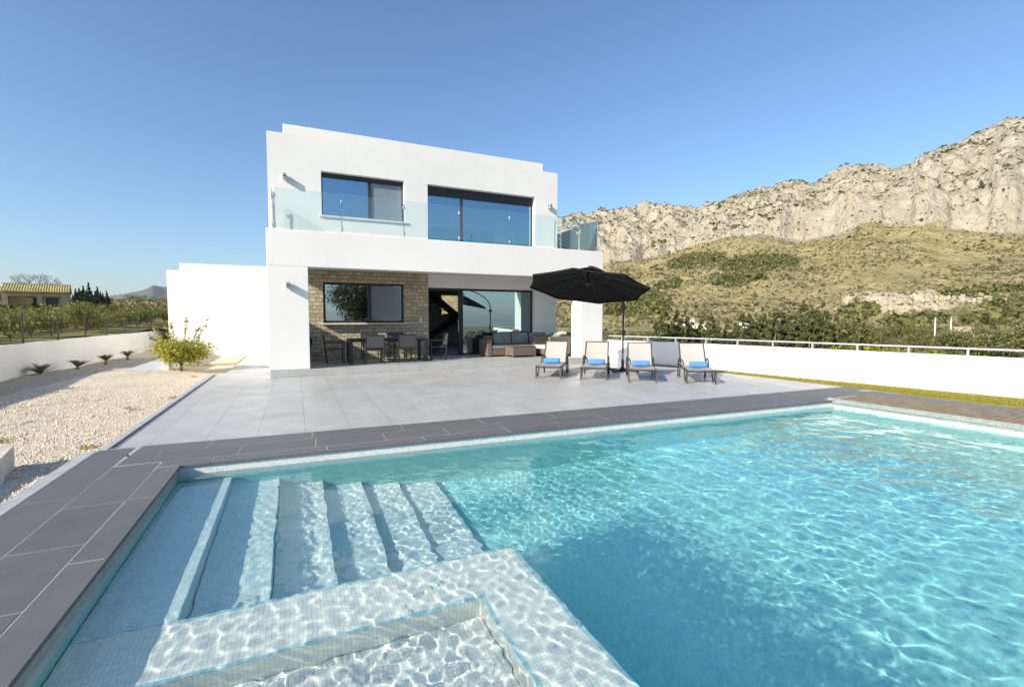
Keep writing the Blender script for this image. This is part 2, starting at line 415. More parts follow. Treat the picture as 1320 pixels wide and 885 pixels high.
# ------------------------------------------------------------------ ground sheets
def smooth(t): t = np.clip(t, 0, 1); return t*t*(3-2*t)
def terrain_z(x, y):
    e = np.maximum(x-14.2, 0)
    z_e = -.75 - 4.3*smooth(e/55)
    bk = np.maximum(y-30, 0); z = np.where(e > 0, z_e, -2.7)
    z = np.where((e <= 0) & (bk > 0), -2.7-2.5*smooth(bk/60), z)
    bh = np.maximum(-y-7, 0)
    z = np.where((e <= 0) & (bh > 0), -2.7-6*smooth(bh/120)-.02*bh, z)
    z = z - .02*np.maximum(-y-40, 0)*(e > 0)
    r = np.hypot(x, y)
    z = z + .25*fbm(x/14, y/14, 0, 3)*np.clip((r-25)/30, 0, 1)
    return z
rs = np.concatenate([[0], np.arange(6, 40, 2.0), np.geomspace(40, 12000, 70)])
na = 240; th = np.linspace(0, 2*math.pi, na, endpoint=False)
RR, TT = np.meshgrid(rs, th, indexing='ij')
X = RR*np.sin(TT); Y = RR*np.cos(TT); V = np.stack([X, Y, terrain_z(X, Y)], -1).reshape(-1, 3)
idx = np.arange(len(rs)*na).reshape(len(rs), na); nx = np.roll(idx, -1, 1)
F = np.stack([idx[:-1], nx[:-1], nx[1:], idx[1:]], -1).reshape(-1, 4)
tag(mesh_np('terrain', V, F, M['ground'], None, True), kind='structure')
# field to the left of the garden wall, slowly rising
def field_z(x, y):
    d = np.hypot(x+6.6, y-14)
    return .62 + .0245*d + .12*fbm(x/9, y/9, 3, 3)*np.clip(d/10, 0, 1) + np.clip((d-150)/100, 0, 1)**2*1.2
gx = -6.78 - np.concatenate([np.linspace(0, 40, 60), np.geomspace(42, 420, 40)])
gy = np.concatenate([np.linspace(-60, 0, 14), np.linspace(2, 60, 60), np.geomspace(62, 420, 40)])
XX, YY = np.meshgrid(gx, gy, indexing='ij'); V = np.stack([XX, YY, field_z(XX, YY)], -1).reshape(-1, 3)
idx = np.arange(V.shape[0]).reshape(len(gx), len(gy))
F = np.stack([idx[:-1,:-1], idx[:-1,1:], idx[1:,1:], idx[1:,:-1]], -1).reshape(-1, 4)
tag(mesh_np('field', V, F, M['field'], None, True), kind='structure')
# field behind the plot (seen between the annex and the garden wall)
gx2 = np.linspace(-6.78, 26, 14); gy2 = np.concatenate([[30.2], np.linspace(34, 60, 8), np.geomspace(66, 420, 24)])
XX, YY = np.meshgrid(gx2, gy2, indexing='ij'); ZZ = field_z(XX, YY)
V = np.stack([XX, YY, ZZ - np.clip((XX+6.78)/33, 0, 1)*6], -1).reshape(-1, 3)
idx = np.arange(V.shape[0]).reshape(len(gx2), len(gy2))
F = np.stack([idx[:-1,:-1], idx[1:,:-1], idx[1:,1:], idx[:-1,1:]], -1).reshape(-1, 4)
tag(mesh_np('meadow', V, F, M['field'], None, True), kind='structure')

def sheet(name, poly, z, mat, kind='structure', depth=.12):
    return tag(MB().prism(poly, z-depth, z).build(name, mat), kind=kind)

# plot surfaces
PA, PB, PC, PD = (-1.2, .45), (-1.2, 6.1), (9.40, 5.60), (9.86, .05)         # pool corners
fd = Vector((PC[0]-PB[0], PC[1]-PB[1])).normalized(); fn = Vector((-fd.y, fd.x))  # far edge dir and outward normal
def far(u, v):  # u along far edge from PB, v outward
    p = Vector(PB) + fd*u + fn*v; return (p.x, p.y)
sheet('terrace', [(-2.02, 7.14), (-2.02, 15.4), (-1.86, 15.42), (-1.86, 24), (9.4, 24), (9.4, 17), (10.05, 15.5), (11.12, 11.2), (11.50, 6.60)][::-1], 0, M['terrace'])
sheet('path', [(-1.86, 15.42), (-1.86, 22.4), (-.66, 22.4), (-.66, 15.42)][::-1], .004, M['path'], depth=.02)
mb = MB(); mb.prism([(-2.20, 7.14), (-2.20, 15.4), (-2.105, 15.4), (-2.105, 7.14)][::-1], -.2, .006)
tag(mb.build('kerb', M['kerb'], bevel=.006), kind='structure')
tag(MB().prism([(-2.102, 7.16), (-2.102, 15.4), (-2.022, 15.4), (-2.022, 7.16)][::-1], -.15, -.012).build('drain_strip', M['darkkerb']), kind='structure')
tag(MB().box(-2.34, -2.195, -3.5, 7.10, -.25, .002).build('edging', M['kerb'], bevel=.008), kind='structure')

# gravel bed with a gently uneven surface and loose pebbles
def gravel_z(x, y):
    return -.055 + .02*fbm(x*1.3, y*1.3, 2, 3) + .012*fbm(x*9, y*9, 5, 2) + .10*smooth((y-13.5)/3.5)*smooth((-2.4-x)/1.2)*smooth((19.5-y)/2)
gx = np.linspace(-6.62, -1.84, 150); gy = np.linspace(-4, 31.5, 640)
XX, YY = np.meshgrid(gx, gy, indexing='ij'); V = np.stack([XX, YY, gravel_z(XX, YY)], -1).reshape(-1, 3)
idx = np.arange(V.shape[0]).reshape(len(gx), len(gy))
F = np.stack([idx[:-1,:-1], idx[1:,:-1], idx[1:,1:], idx[:-1,1:]], -1).reshape(-1, 4)
cx = V[F[:,0],0]; cy = V[F[:,0],1]
F = F[~((cx > -2.28) & (cy < 7.0)) & ~((cx > -2.16) & (cy < 15.36))]
tag(mesh_np('gravel', V, F, M['gravel'], None, True), kind='stuff')
n = 30000
px_ = RNG.uniform(-6.4, -2.36, n); py_ = 2.5 + 12*RNG.random(n)**1.5
px_ = np.where(py_ > 7.2, np.minimum(px_, -2.36) + RNG.uniform(0, .12, n), px_)
sz = RNG.uniform(.006, .015, n)*np.where(RNG.random(n) < .04, 1.8, 1)
o8 = np.array([(1,0,0),(-1,0,0),(0,1,0),(0,-1,0),(0,0,1),(0,0,-1)], float)
f8 = np.array([(0,2,4),(2,1,4),(1,3,4),(3,0,4),(2,0,5),(1,2,5),(3,1,5),(0,3,5)])
ang = RNG.uniform(0, 6.28, n); ca, sa = np.cos(ang)[:,None], np.sin(ang)[:,None]
sc = sz[:,None,None]*np.stack([RNG.uniform(.7,1.4,n), RNG.uniform(.7,1.2,n), RNG.uniform(.5,.9,n)], -1)[:,None,:]
v = o8[None]*sc + RNG.normal(0, .1, (n, 6, 3))*sz[:,None,None]
v = np.stack([v[...,0]*ca - v[...,1]*sa, v[...,0]*sa + v[...,1]*ca, v[...,2]], -1)
v += np.stack([px_, py_, gravel_z(px_, py_)+sz*.35], -1)[:,None,:]
tag(mesh_np('pebbles', v.reshape(-1,3), (f8[None]+6*np.arange(n)[:,None,None]).reshape(-1,3), M['pebble']), kind='stuff')
# bare earth strip beside the annex path, concrete pad
sheet('earth_strip', [(-3.35, 18.6), (-3.35, 21.96), (-1.9, 21.96), (-1.9, 18.9)][::-1], .02, M['dirt'], depth=.1)
tag(MB().box(-4.55, -3.62, 16.75, 21.9, -.1, .085).build('concrete_pad', M['pad'], bevel=.01), kind='structure')
# gravel darkened in colour to match the left wall's shade
M['bed'] = noisy('shade_darkened_gravel', (.34,.29,.215), (.50,.44,.34), 9, .95, 0, .8, 30, .03)
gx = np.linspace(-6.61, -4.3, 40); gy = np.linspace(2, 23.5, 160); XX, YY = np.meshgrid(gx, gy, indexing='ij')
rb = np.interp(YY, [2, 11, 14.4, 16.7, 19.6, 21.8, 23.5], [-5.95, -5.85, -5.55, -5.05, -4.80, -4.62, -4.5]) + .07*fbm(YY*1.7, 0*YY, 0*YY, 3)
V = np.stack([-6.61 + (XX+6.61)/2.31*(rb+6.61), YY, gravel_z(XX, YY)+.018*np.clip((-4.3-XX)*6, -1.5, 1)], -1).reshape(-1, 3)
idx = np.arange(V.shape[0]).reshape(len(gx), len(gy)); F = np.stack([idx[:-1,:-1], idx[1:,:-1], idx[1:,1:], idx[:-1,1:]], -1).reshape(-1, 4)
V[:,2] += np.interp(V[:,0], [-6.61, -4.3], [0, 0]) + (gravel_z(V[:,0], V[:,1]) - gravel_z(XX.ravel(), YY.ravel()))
tag(mesh_np('wall_shade_gravel', V, F, M['bed'], None, True), kind='structure')
# lawn strip along the right wall
lawn = [(11.97, -3), (11.86, 3.74), (11.50, 6.6), (11.12, 11.2), (10.05, 15.5), (9.4, 17), (9.4, 20), (10.2, 20), (11.15, 11.4), (13.2, 4.2), (15.0, -3)]
sheet('lawn', lawn, -.012, M['lawn'], 'structure', .1)
n = 26000
t = RNG.random(n); yy = 1.5 + 14.0*RNG.random(n)
xl = np.interp(yy, [-3, 3.74, 6.6, 11.2, 15.5], [11.97, 11.86, 11.50, 11.12, 10.05]); xr = np.interp(yy, [-3, 4.2, 11.1, 14.5], [14.9, 13.06, 11.36, 10.1])
xx = xl + (xr-xl)*t
hh = RNG.uniform(.025, .075, n); an = RNG.uniform(0, 6.28, n); wd = .004
dx, dy = np.cos(an), np.sin(an); lean = RNG.uniform(-.03, .03, (n, 2))
b = np.stack([xx, yy, np.full(n, -.015)], -1)
v = np.stack([b+np.stack([dx*wd, dy*wd, 0*dx], -1), b-np.stack([dx*wd, dy*wd, 0*dx], -1), b+np.stack([lean[:,0], lean[:,1], hh], -1)], 1).reshape(-1, 3)
tag(mesh_np('grass', v, np.arange(3*n).reshape(-1, 3), M['grass']), kind='stuff')

# ------------------------------------------------------------------ pool
pool = empty('swimming_pool', (-1.2, .45, 0), 0, 'large turquoise swimming pool with corner steps, submerged spa ledge and dark stone coping', 'swimming pool')
PM = Matrix.Translation(Vector((1.2, -.45, 0)))
def inset(p, q, d): return p
ZF = -1.46
def recv(o): o.cycles.is_caustics_receiver = True; return o
mb = MB(); P4 = [PA, PB, PC, PD]
mb.quad(*[(x, y, ZF) for x, y in P4][::-1])
for i in range(4):
    a, b = P4[i], P4[(i+1)%4]
    mb.quad((*a, ZF), (*b, ZF), (*b, -.235), (*a, -.235))
recv(mb.build('basin', M['mosaic_deep'], pool, M=PM))
mb = MB()
for i in range(4):
    a, b = P4[i], P4[(i+1)%4]
    mb.quad((*a, -.235), (*b, -.235), (*b, -.028), (*a, -.028))
recv(mb.build('waterline_band', M['waterline'], pool, M=PM))
# ledge, steps, spa
ZL = -.35; SY0, SY1, SX0, SX1 = 2.80, 3.34, 1.06, 1.53
e = .004
recv(MB().box(-1.2+e, -.69, SY1+e, 6.05, ZF+.003, ZL).build('entry_ledge', M['mosaic_step'], pool, bevel=.004, M=PM))
nos = [-.69, -.21, .25, .70, 1.15, 1.62]
def faredge_y(x): return PB[1] + (PC[1]-PB[1])*(x-PB[0])/(PC[0]-PB[0])
for i in range(1, 6):
    z = ZL - (0, .27, .51, .71, .87, .98)[i]; x0, x1 = nos[i-1]+e, nos[i]
    mb = MB().prism([(x0, SY1+e if x1 < 1.6 else SY1+e), (x1, SY1+e), (x1, faredge_y(x1)-.004), (x0, faredge_y(x0)-.004)], ZF+.003, z)
    recv(mb.build('step', M['mosaic_step'], pool, bevel=.004, M=PM))
# spa wall: an L shaped wide rim, and the tub inside it
rim = MB().prism([(-1.2+e, SY0), (SX0, SY0), (SX0, .45+e), (SX1, .45+e), (SX1, SY1), (-1.2+e, SY1)], ZF+.003, ZL)
recv(rim.build('spa_wall', M['mosaic'], pool, bevel=.004, M=PM))
nz = MB()
w_ = .026
nz.prism([(-.69, SY1-w_), (SX1, SY1-w_), (SX1, SY1), (-.69, SY1)], ZL+.001, ZL+.004); nz.prism([(SX1-w_, .46), (SX1, .46), (SX1, SY1-w_-.001), (SX1-w_, SY1-w_-.001)], ZL+.001, ZL+.004)
nz.prism([(-1.19, SY0), (SX0+w_, SY0), (SX0+w_, SY0+w_), (-1.19, SY0+w_)], ZL+.001, ZL+.004); nz.prism([(SX0, .46), (SX0+w_, .46), (SX0+w_, SY0-.001), (SX0, SY0-.001)], ZL+.001, ZL+.004)
recv(nz.build('nosing', M['nosing'], pool, M=PM))
sp = MB()
sp.quad((-1.2+e, .46, -.56), (SX0-e, .46, -.56), (SX0-e, SY0-e, -.56), (-1.2+e, SY0-e, -.56))
recv(sp.build('spa_floor', M['mosaic'], pool, M=PM))
# coping laid as single slabs with open joints over a mortar bed
def slabs(name, rows, parent, place, mat, thick=.03, z=0.0):
    mb = MB()
    for v0, v1, u0, u1, step, off in rows:
        cuts = [u0]; u = u0 + off
        while u < u1 - .08:
            if u > u0 + .08: cuts.append(u)
            u += step
        cuts.append(u1)
        for a, b in zip(cuts[:-1], cuts[1:]):
            g = .0023
            q = [place(a+g, v0+g), place(b-g, v0+g), place(b-g, v1-g), place(a+g, v1-g)]
            ar = sum(q[i][0]*q[(i+1)%4][1]-q[(i+1)%4][0]*q[i][1] for i in range(4))
            dz = random.uniform(-.0012, .0012)
            mb.prism(q if ar > 0 else q[::-1], z-thick, z+dz)
    return mb.build(name, mat, parent, bevel=.0035, M=PM)
lf = fd.length
flen = (Vector(PC)-Vector(PB)).length
slabs('coping', [(-.03, .19, -3.6-.45, 5.62-.0, 1.2, .3), (.19, .62, -3.6-.45, 5.845, .85, .16), (.62, 1.0, -3.6-.45, 6.70, 1.2, .55)], pool, lambda u, v: (-1.2-v, .45+u), M['coping'])
slabs('coping', [(-.03, .19, -.19, flen+.02, 1.2, .5), (.19, .62, -.62, flen+1.72, .85, .3), (.62, 1.045, -.62, flen+2.1, 1.2, .75)], pool, far, M['coping'])
rd = Vector((PD[0]-PC[0], PD[1]-PC[1])).normalized(); rn = Vector((-rd.y, rd.x))
def right(u, v): p = Vector(PC)+rd*u+rn*v; return (p.x, p.y)
rl = (Vector(PD)-Vector(PC)).length
slabs('coping', [(1.30, 1.66, -.17, rl+2.5, 1.2, .4), (1.66, 2.02, -.17, rl+2.5, .85, .1)], pool, right, M['coping'])
slabs('coping', [(-.03, .19, -1.17, 11.2, 1.2, .5), (.19, .8, -1.17, 11.2, .85, .3)], pool, lambda u, v: (u, .45-v-(u+1.2)*.036), M['coping'])
# mortar bed under the slabs
bed = MB()
bed.prism([(-2.19, -3.55), (-1.195, -3.55), (-1.195, 6.1), (-2.19, 7.1)], -.12, -.0016)
bed.prism([far(-1.0, 1.04), far(.0, .01), far(flen+.3, .01), far(flen+2.1, .01), far(flen+2.1, 1.04)], -.12, -.0016)
bed.prism([right(-.17, 1.31), right(rl+2.5, 1.31), right(rl+2.5, 2.0), right(-.17, 2.0)], -.12, -.0016)
bed.prism([(-1.15, -.36), (10.0, -.76), (10.0, .02), (-1.15, .42)], -.12, -.0016)
bed.build('mortar_bed', M['grout'], pool, M=PM)
# hand rail free corner; pool cover box with slatted lid
cov = empty('pool_cover_box', (*right(0, 0), 0), 0, 'slatted brown wooden lid over the pool cover box at the right end of the pool', 'pool cover')
CM = Matrix.Translation(-Vector((*right(0, 0), 0)))
mb = MB(); mb.prism([right(0, 0), right(rl, 0), right(rl, .035), right(0, .035)], -.082, .012)
mb.build('front_board', M['board'], cov, M=CM)
mb = MB(); mb.prism([right(0, -.012), right(rl, -.012), right(rl, .04), right(0, .04)], .014, .034)
mb.build('edge_trim', M['trim_d'], cov, bevel=.003, M=CM)
MB().prism([right(0, .012), right(rl, .012), right(rl, .05), right(0, .05)], -.16, -.0845).build('roller_slot', M['alu'], cov, M=CM)
mb = MB(); u = .05
while u < rl+.6:
    mb.prism([right(u, .05), right(u+.092, .05), right(u+.092, 1.28), right(u, 1.28)], .0, .026+random.uniform(-.002, .002)); u += .105
mb.build('slatted_lid', M['slat'], cov, bevel=.004, M=CM)
MB().prism([right(-.03, .03), right(rl+.7, .03), right(rl+.7, 1.3), right(-.03, 1.3)], -.3, -.012).build('box_base', M['alu'], cov, M=CM)
MB().prism([right(-.06, -.02), right(.03, -.02), right(.03, .05), right(-.06, .05)], -.16, .045).build('end_post', M['trim_d'], cov, bevel=.005, M=CM)
# water: one waved sheet; unseen flat margin under the coping added for refracted sunlight
gx = np.concatenate([np.arange(-4.9, -1.3, .06), np.arange(-1.3, 2.3, .0125), np.arange(2.3, 10.25, .021)])
gy = np.concatenate([np.arange(-1.3, .2, .05), np.arange(.2, 6.36, .0125)])
nx_, ny_ = len(gx), len(gy)
Xw, Yw = np.meshgrid(gx, gy, indexing='ij')
rng = np.random.default_rng(5); Zw = np.zeros_like(Xw); Zs = np.zeros_like(Xw)
for kk in range(80):
    wl = np.exp(rng.uniform(math.log(.15), math.log(1.0))); a = rng.normal(1.0, 1.0); ph = rng.uniform(0, 6.28)
    Zw += (.00041 if wl < .35 else .00048)*wl*np.sin(2*math.pi/wl*(Xw*math.cos(a)+Yw*math.sin(a))+ph)
for kk in range(44):
    wl = np.exp(rng.uniform(math.log(.065), math.log(.16))); a = rng.uniform(0, 6.28); ph = rng.uniform(0, 6.28)
    Zs += .00030*wl*np.sin(2*math.pi/wl*(Xw*math.cos(a)+Yw*math.sin(a))+ph)
amp = .55 + .35*smooth((Xw-.5)/3) + .35*smooth((Xw-4)/3) + .50*fbm(Xw*.7, Yw*.7, 1, 3)
spa = smooth((1.10-Xw)/.15)*smooth((2.85-Yw)/.15); rimz = smooth((1.62-Xw)/.12)*smooth((3.42-Yw)/.12)
amp = np.clip(amp, .25, 1.6)*(1+.7*spa)
amps = np.clip(1.0 - .3*smooth((Xw-1.8)/2) + .7*smooth((Xw-4.5)/2) + .6*fbm(Xw*.9, Yw*.9, 4, 2), .3, 2.0) + 2.8*rimz
edge = smooth((Xw+1.5)/.35)*smooth((Yw-.1)/.35)
V = np.stack([Xw, Yw, -.125 + (Zw*amp + Zs*amps)*edge], -1).reshape(-1, 3)
idx = np.arange(nx_*ny_).reshape(nx_, ny_)
F = np.stack([idx[:-1,:-1], idx[1:,:-1], idx[1:,1:], idx[:-1,1:]], -1).reshape(-1, 4)
wo = tag(mesh_np('pool_water', V, F, M['water'], None, True), kind='structure'); wo.cycles.is_caustics_caster = True
# ------------------------------------------------------------------ villa
HX, HY = -.65, 13.85
villa = empty('villa', (HX, HY, 0), 0, 'white two-storey modern villa with stone-clad porch and glass balcony', 'house')
VM = Matrix.Translation(Vector((-HX, -HY, 0)))
def vb(mb, name, mat, par=None, **kw):
    return mb.build(name, mat, par or villa, M=VM, **kw)
def wall_panel(x0, x1, z0, z1, y, th, ops):
    """wall facing -Y with openings (ax0, ax1, az0, az1); front, back, reveals"""
    mb = MB(); xs = sorted({x0, x1, *[v for o in ops for v in o[:2]]}); zs = sorted({z0, z1, *[v for o in ops for v in o[2:]]})
    vid = {}; V = []; F = []
    def vv(x, z, yy):
        kk = (x, z, yy)
        if kk not in vid: vid[kk] = len(V); V.append((x, yy, z))
        return vid[kk]
    hole = lambda a, b: any(o[0] <= a and b[0] <= 0 for o in ops)
    def is_hole(xa, xb, za, zb): return any(o[0]-1e-6 <= xa and xb <= o[1]+1e-6 and o[2]-1e-6 <= za and zb <= o[3]+1e-6 for o in ops)
    for i in range(len(xs)-1):
        for j in range(len(zs)-1):
            if is_hole(xs[i], xs[i+1], zs[j], zs[j+1]): continue
            F.append((vv(xs[i],zs[j],y), vv(xs[i+1],zs[j],y), vv(xs[i+1],zs[j+1],y), vv(xs[i],zs[j+1],y)))
            F.append((vv(xs[i],zs[j],y+th), vv(xs[i],zs[j+1],y+th), vv(xs[i+1],zs[j+1],y+th), vv(xs[i+1],zs[j],y+th)))
    for a0, a1, b0, b1 in ops:
        F.append((vv(a0,b0,y), vv(a0,b1,y), vv(a0,b1,y+th), vv(a0,b0,y+th)))
        F.append((vv(a1,b0,y), vv(a1,b0,y+th), vv(a1,b1,y+th), vv(a1,b1,y)))
        F.append((vv(a0,b1,y), vv(a1,b1,y), vv(a1,b1,y+th), vv(a0,b1,y+th)))
        if b0 > z0 + .01: F.append((vv(a0,b0,y), vv(a0,b0,y+th), vv(a1,b0,y+th), vv(a1,b0,y)))
    return mb.add(V, F)
UY, GY = 15.6, 16.4          # planes of the upper and the ground floor fronts
UR = 9.07
# platform
mb = MB().box(-.64, 9.95, 13.852, GY+.3, .001, .2)
vb(mb, 'porch_platform', M['step'], bevel=.006)
# piers
vb(MB().box(-.65, .335, 13.85, 14.14, .203, 2.955), 'pier', M['white'], bevel=.012, seg=2)
vb(MB().box(9.03, 9.93, 13.85, 14.50, .203, 2.955), 'pier', M['white'], bevel=.012, seg=2)
vb(MB().box(-.65, -.47, 14.143, GY-.004, .203, 1.92), 'side_wall', M['white'], bevel=.01)
# balcony tray: fascia, floor, side upstand
mb = MB()
mb.prism([(-.65, 13.85), (9.93, 13.85), (9.93, 19.5), (9.70, 19.5), (9.70, 14.10), (-.42, 14.10), (-.42, UY-.003), (-.65, UY-.003)], 2.957, 3.92)
vb(mb, 'balcony', M['white'], bevel=.014, seg=2)
vb(MB().box(-.418, 9.698, 14.103, GY-.003, 3.13, 3.38).box(9.1, 9.698, GY, 19.4, 3.13, 3.38), 'balcony_floor', M['white'])
# ground floor front
GR = 9.50
win1 = (.82, 3.42, 1.42, 2.745); door = (4.285, 8.52, .203, 2.66)
vb(wall_panel(4.275, GR, .2, 3.129, GY, .3, [door]), 'ground_floor_wall', M['white'])
st = wall_panel(-.46, 4.272, .2, 3.128, GY-.04, .34, [win1])
vb(st, 'stone_cladding', M['stone'])
mb = MB()  # outer shell behind the fronts
mb.box(-.65, -.36, GY+.305, 24, 0, 3.4); mb.box(GR-.3, GR, GY+.305, 24, 0, 3.4); mb.box(-.35, 5.9, 23.7, 24, 0, 3.4); mb.box(8.35, GR-.31, 23.7, 24, 0, 3.4); mb.box(5.9, 6.9, 23.7, 24, 0, 3.4); mb.box(6.9, 8.35, 23.7, 24, 2.75, 3.4); mb.box(6.9, 8.35, 23.7, 24, 0, 1.75)
vb(mb, 'ground_floor_shell', M['white'])
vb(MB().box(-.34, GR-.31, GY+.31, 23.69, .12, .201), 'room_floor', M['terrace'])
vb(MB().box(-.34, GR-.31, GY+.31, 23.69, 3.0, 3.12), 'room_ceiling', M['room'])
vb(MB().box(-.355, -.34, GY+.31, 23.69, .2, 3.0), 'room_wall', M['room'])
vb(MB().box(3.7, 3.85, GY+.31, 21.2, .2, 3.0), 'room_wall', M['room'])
# zigzag stair seen through the door
mb = MB()
for i in range(9): mb.box(4.95+.19*i, 5.30+.19*i, 19.6, 20.7, 2.75-.17*i, 2.79-.17*i)
def beam(mb, p, q, h, w):
    p, q = Vector(p), Vector(q); d = q-p; n_ = Vector((-d.z, 0, d.x)).normalized()*h/2; s_ = Vector((0, w/2, 0))
    v = [p-n_-s_, p-n_+s_, p+n_+s_, p+n_-s_, q-n_-s_, q-n_+s_, q+n_+s_, q+n_-s_]
    mb.add(v, [(0,1,2,3),(7,6,5,4),(0,4,5,1),(1,5,6,2),(2,6,7,3),(3,7,4,0)])
beam(mb, (4.7, 19.6, 3.0), (6.9, 19.6, 1.25), .3, .06); beam(mb, (4.9, 20.75, .4), (7.0, 20.75, 1.75), .3, .06)
vb(mb, 'staircase', M['alu'])
# upper floor
win2 = (.80, 3.31, 4.72, 6.04); win3 = (4.09, 8.12, 3.40, 6.03)
vb(wall_panel(-.65, UR, 3.384, 7.0, UY, .32, [win2, win3]), 'upper_floor_wall', M['white'])
mb = MB(); mb.box(-.65, -.35, UY+.323, 23.5, 3.41, 7.0); mb.box(UR-.3, UR, UY+.323, 23.5, 3.41, 7.0); mb.box(-.345, UR-.305, 23.2, 23.5, 3.41, 7.0)
vb(mb, 'upper_floor_shell', M['white'])
vb(MB().box(-.34, UR-.31, UY+.33, 23.19, 6.62, 6.97), 'flat_roof', M['white'])
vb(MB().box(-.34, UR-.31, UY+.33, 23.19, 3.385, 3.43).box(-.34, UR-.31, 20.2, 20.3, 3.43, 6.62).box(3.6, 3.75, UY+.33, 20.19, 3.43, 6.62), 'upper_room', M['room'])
vb(MB().box(-.22, 8.64, 15.95, 23.1, 6.975, 7.40), 'roof_parapet', M['white'], bevel=.012, seg=2)
# windows -----------------------------------------------------------------
def window(x0, x1, z0, z1, y, mull, panes_mat, sill=None, box=0.0, fr=.06, sashes=True, blind=None, name='window'):
    mb = MB(); d = .07
    zt = z1 - box
    mb.box(x0+.002, x0+fr, y, y+d, z0+.002, z1-.002); mb.box(x1-fr, x1-.002, y, y+d, z0+.002, z1-.002)
    mb.box(x0+fr, x1-fr, y, y+d, z0+.002, z0+fr); mb.box(x0+fr, x1-fr, y, y+d, zt-fr, z1-.002)
    for m_ in mull: mb.box(m_-.05, m_+.05, y-.015, y+d-.02, z0+fr, zt-fr)
    f = vb(mb, name, M['alu'], bevel=.004)
    edges = [x0+fr] + [v for m_ in mull for v in (m_-.05, m_+.05)] + [x1-fr]
    for i in range(0, len(edges), 2):
        a, b = edges[i], edges[i+1]
        yy = y+.018+.012*(i//2)
        vb(MB().box(a+.001, b-.001, yy, yy+.008, z0+fr+.001, zt-fr-.001), 'pane', panes_mat, f)
        if blind and i//2 == blind[0]:
            vb(MB().box(a+.012, b-.012, yy-.012, yy-.004, z0+fr+.012, zt-fr-.012), 'insect_screen', M['screen'], f)
            vb(MB().box(a+.02, b-.02, y+.085, y+.10, z0+fr+blind[1]*(zt-z0), zt-fr), 'roller_blind', M['blind'], f)
    if sill:
        o, h, mat = sill
        vb(MB().box(x0-.07, x1+.09, y-.20-o, y-.003, z0-h, z0-.003), 'sill', mat, f, bevel=.004)
    return f
window(*win1, GY+.06, [2.28], M['pane_low'], sill=(.10, .055, M['sill']), fr=.075, blind=(1, .02))
window(*win2, UY+.17, [2.24], M['pane'], sill=(.02, .06, M['sillw']), box=.10, fr=.045, blind=(1, .0))
window(*win3, UY+.20, [5.33], M['pane'], box=.26, fr=.06)
# big porch glazing with the open sliding door on its left
f = window(5.56, 8.50, .205, 2.655, GY+.16, [], M['pane_low'], fr=.075)
mb = MB(); y = GY+.16
mb.box(4.29, 4.36, y, y+.07, .205, 2.655); mb.box(4.36, 5.557, y, y+.07, 2.57, 2.655); mb.box(5.45, 5.53, y-.03, y+.05, .21, 2.56); mb.box(4.36, 5.45, y, y+.07, .205, .225)
dr = vb(mb, 'sliding_door', M['alu'], bevel=.004)
vb(MB().box(5.425, 5.445, y-.05, y-.031, 1.05, 1.5), 'handle', M['steel'], dr)
# dining chair seen inside the dark room is left to the mirror of the glass; wall switch
vb(MB().box(3.95, 4.05, GY-.062, GY-.041, 1.42, 1.60), 'wall_switch', M['trim'], bevel=.004)
# wall lamps
for x, y, z in ((-.20, UY, 5.72), (8.69, UY, 5.72), (-.155, 13.85, 2.44)):
    lp = vb(MB().box(x-.035, x+.035, y-.012, y-.001, z-.07, z+.07), 'wall_lamp', M['steel'])
    vb(MB().box(x-.05, x+.05, y-.19, y-.013, z-.02, z+.02).box(x-.05, x+.05, y-.19, y-.03, z-.085, z+.085), 'lamp_housing', M['steel'], lp, bevel=.006)
# balustrade glass with clamped posts
gx = [-.44, 1.23, 2.95, 4.65, 6.35, 8.05, 9.78]
for i in range(6):
    g_ = vb(MB().box(gx[i]+.015, gx[i+1]-.015, 13.965, 13.977, 3.985, 5.0), 'glass_panel', M['pane_bal'])
for i, x in enumerate(gx):
    b_ = vb(MB().box(x-.011, x+.011, 13.99, 14.012, 3.9, 4.9), 'baluster', M['steel'])
    for z in (4.05, 4.80): vb(MB().box(x-.03, x+.03, 13.945, 13.988, z-.045, z+.045), 'clamp', M['steel'], b_, bevel=.006)
for x, ys in ((-.50, (14.05, 15.5)), (9.80, (14.05, 15.25)), (9.80, (15.3, 16.6)), (9.80, (16.65, 18.0))):
    vb(MB().box(x-.006, x+.006, ys[0], ys[1], 3.985, 5.0), 'glass_panel', M['pane_bal'])
    for yy in (ys[0]+.06, ys[1]-.06):
        b_ = vb(MB().box(x+.012, x+.034, yy-.011, yy+.011, 3.9, 4.9), 'baluster', M['steel'])
        for z in (4.05, 4.80): vb(MB().box(x-.025, x+.011, yy-.03, yy+.03, z-.045, z+.045), 'clamp', M['steel'], b_, bevel=.006)
# annex behind, part of the house
vb(MB().box(-4.46, 1.2, 22.0, 29.5, -.3, 3.42), 'side_wing', M['white'], bevel=.015, seg=2)
vb(MB().box(-4.08, 1.1, 22.25, 29.2, 3.423, 3.72), 'wing_parapet', M['white'], bevel=.012)
vb(MB().box(-3.3, -.66, 21.955, 21.998, .01, .36), 'wing_plinth', M['white'], bevel=.006)

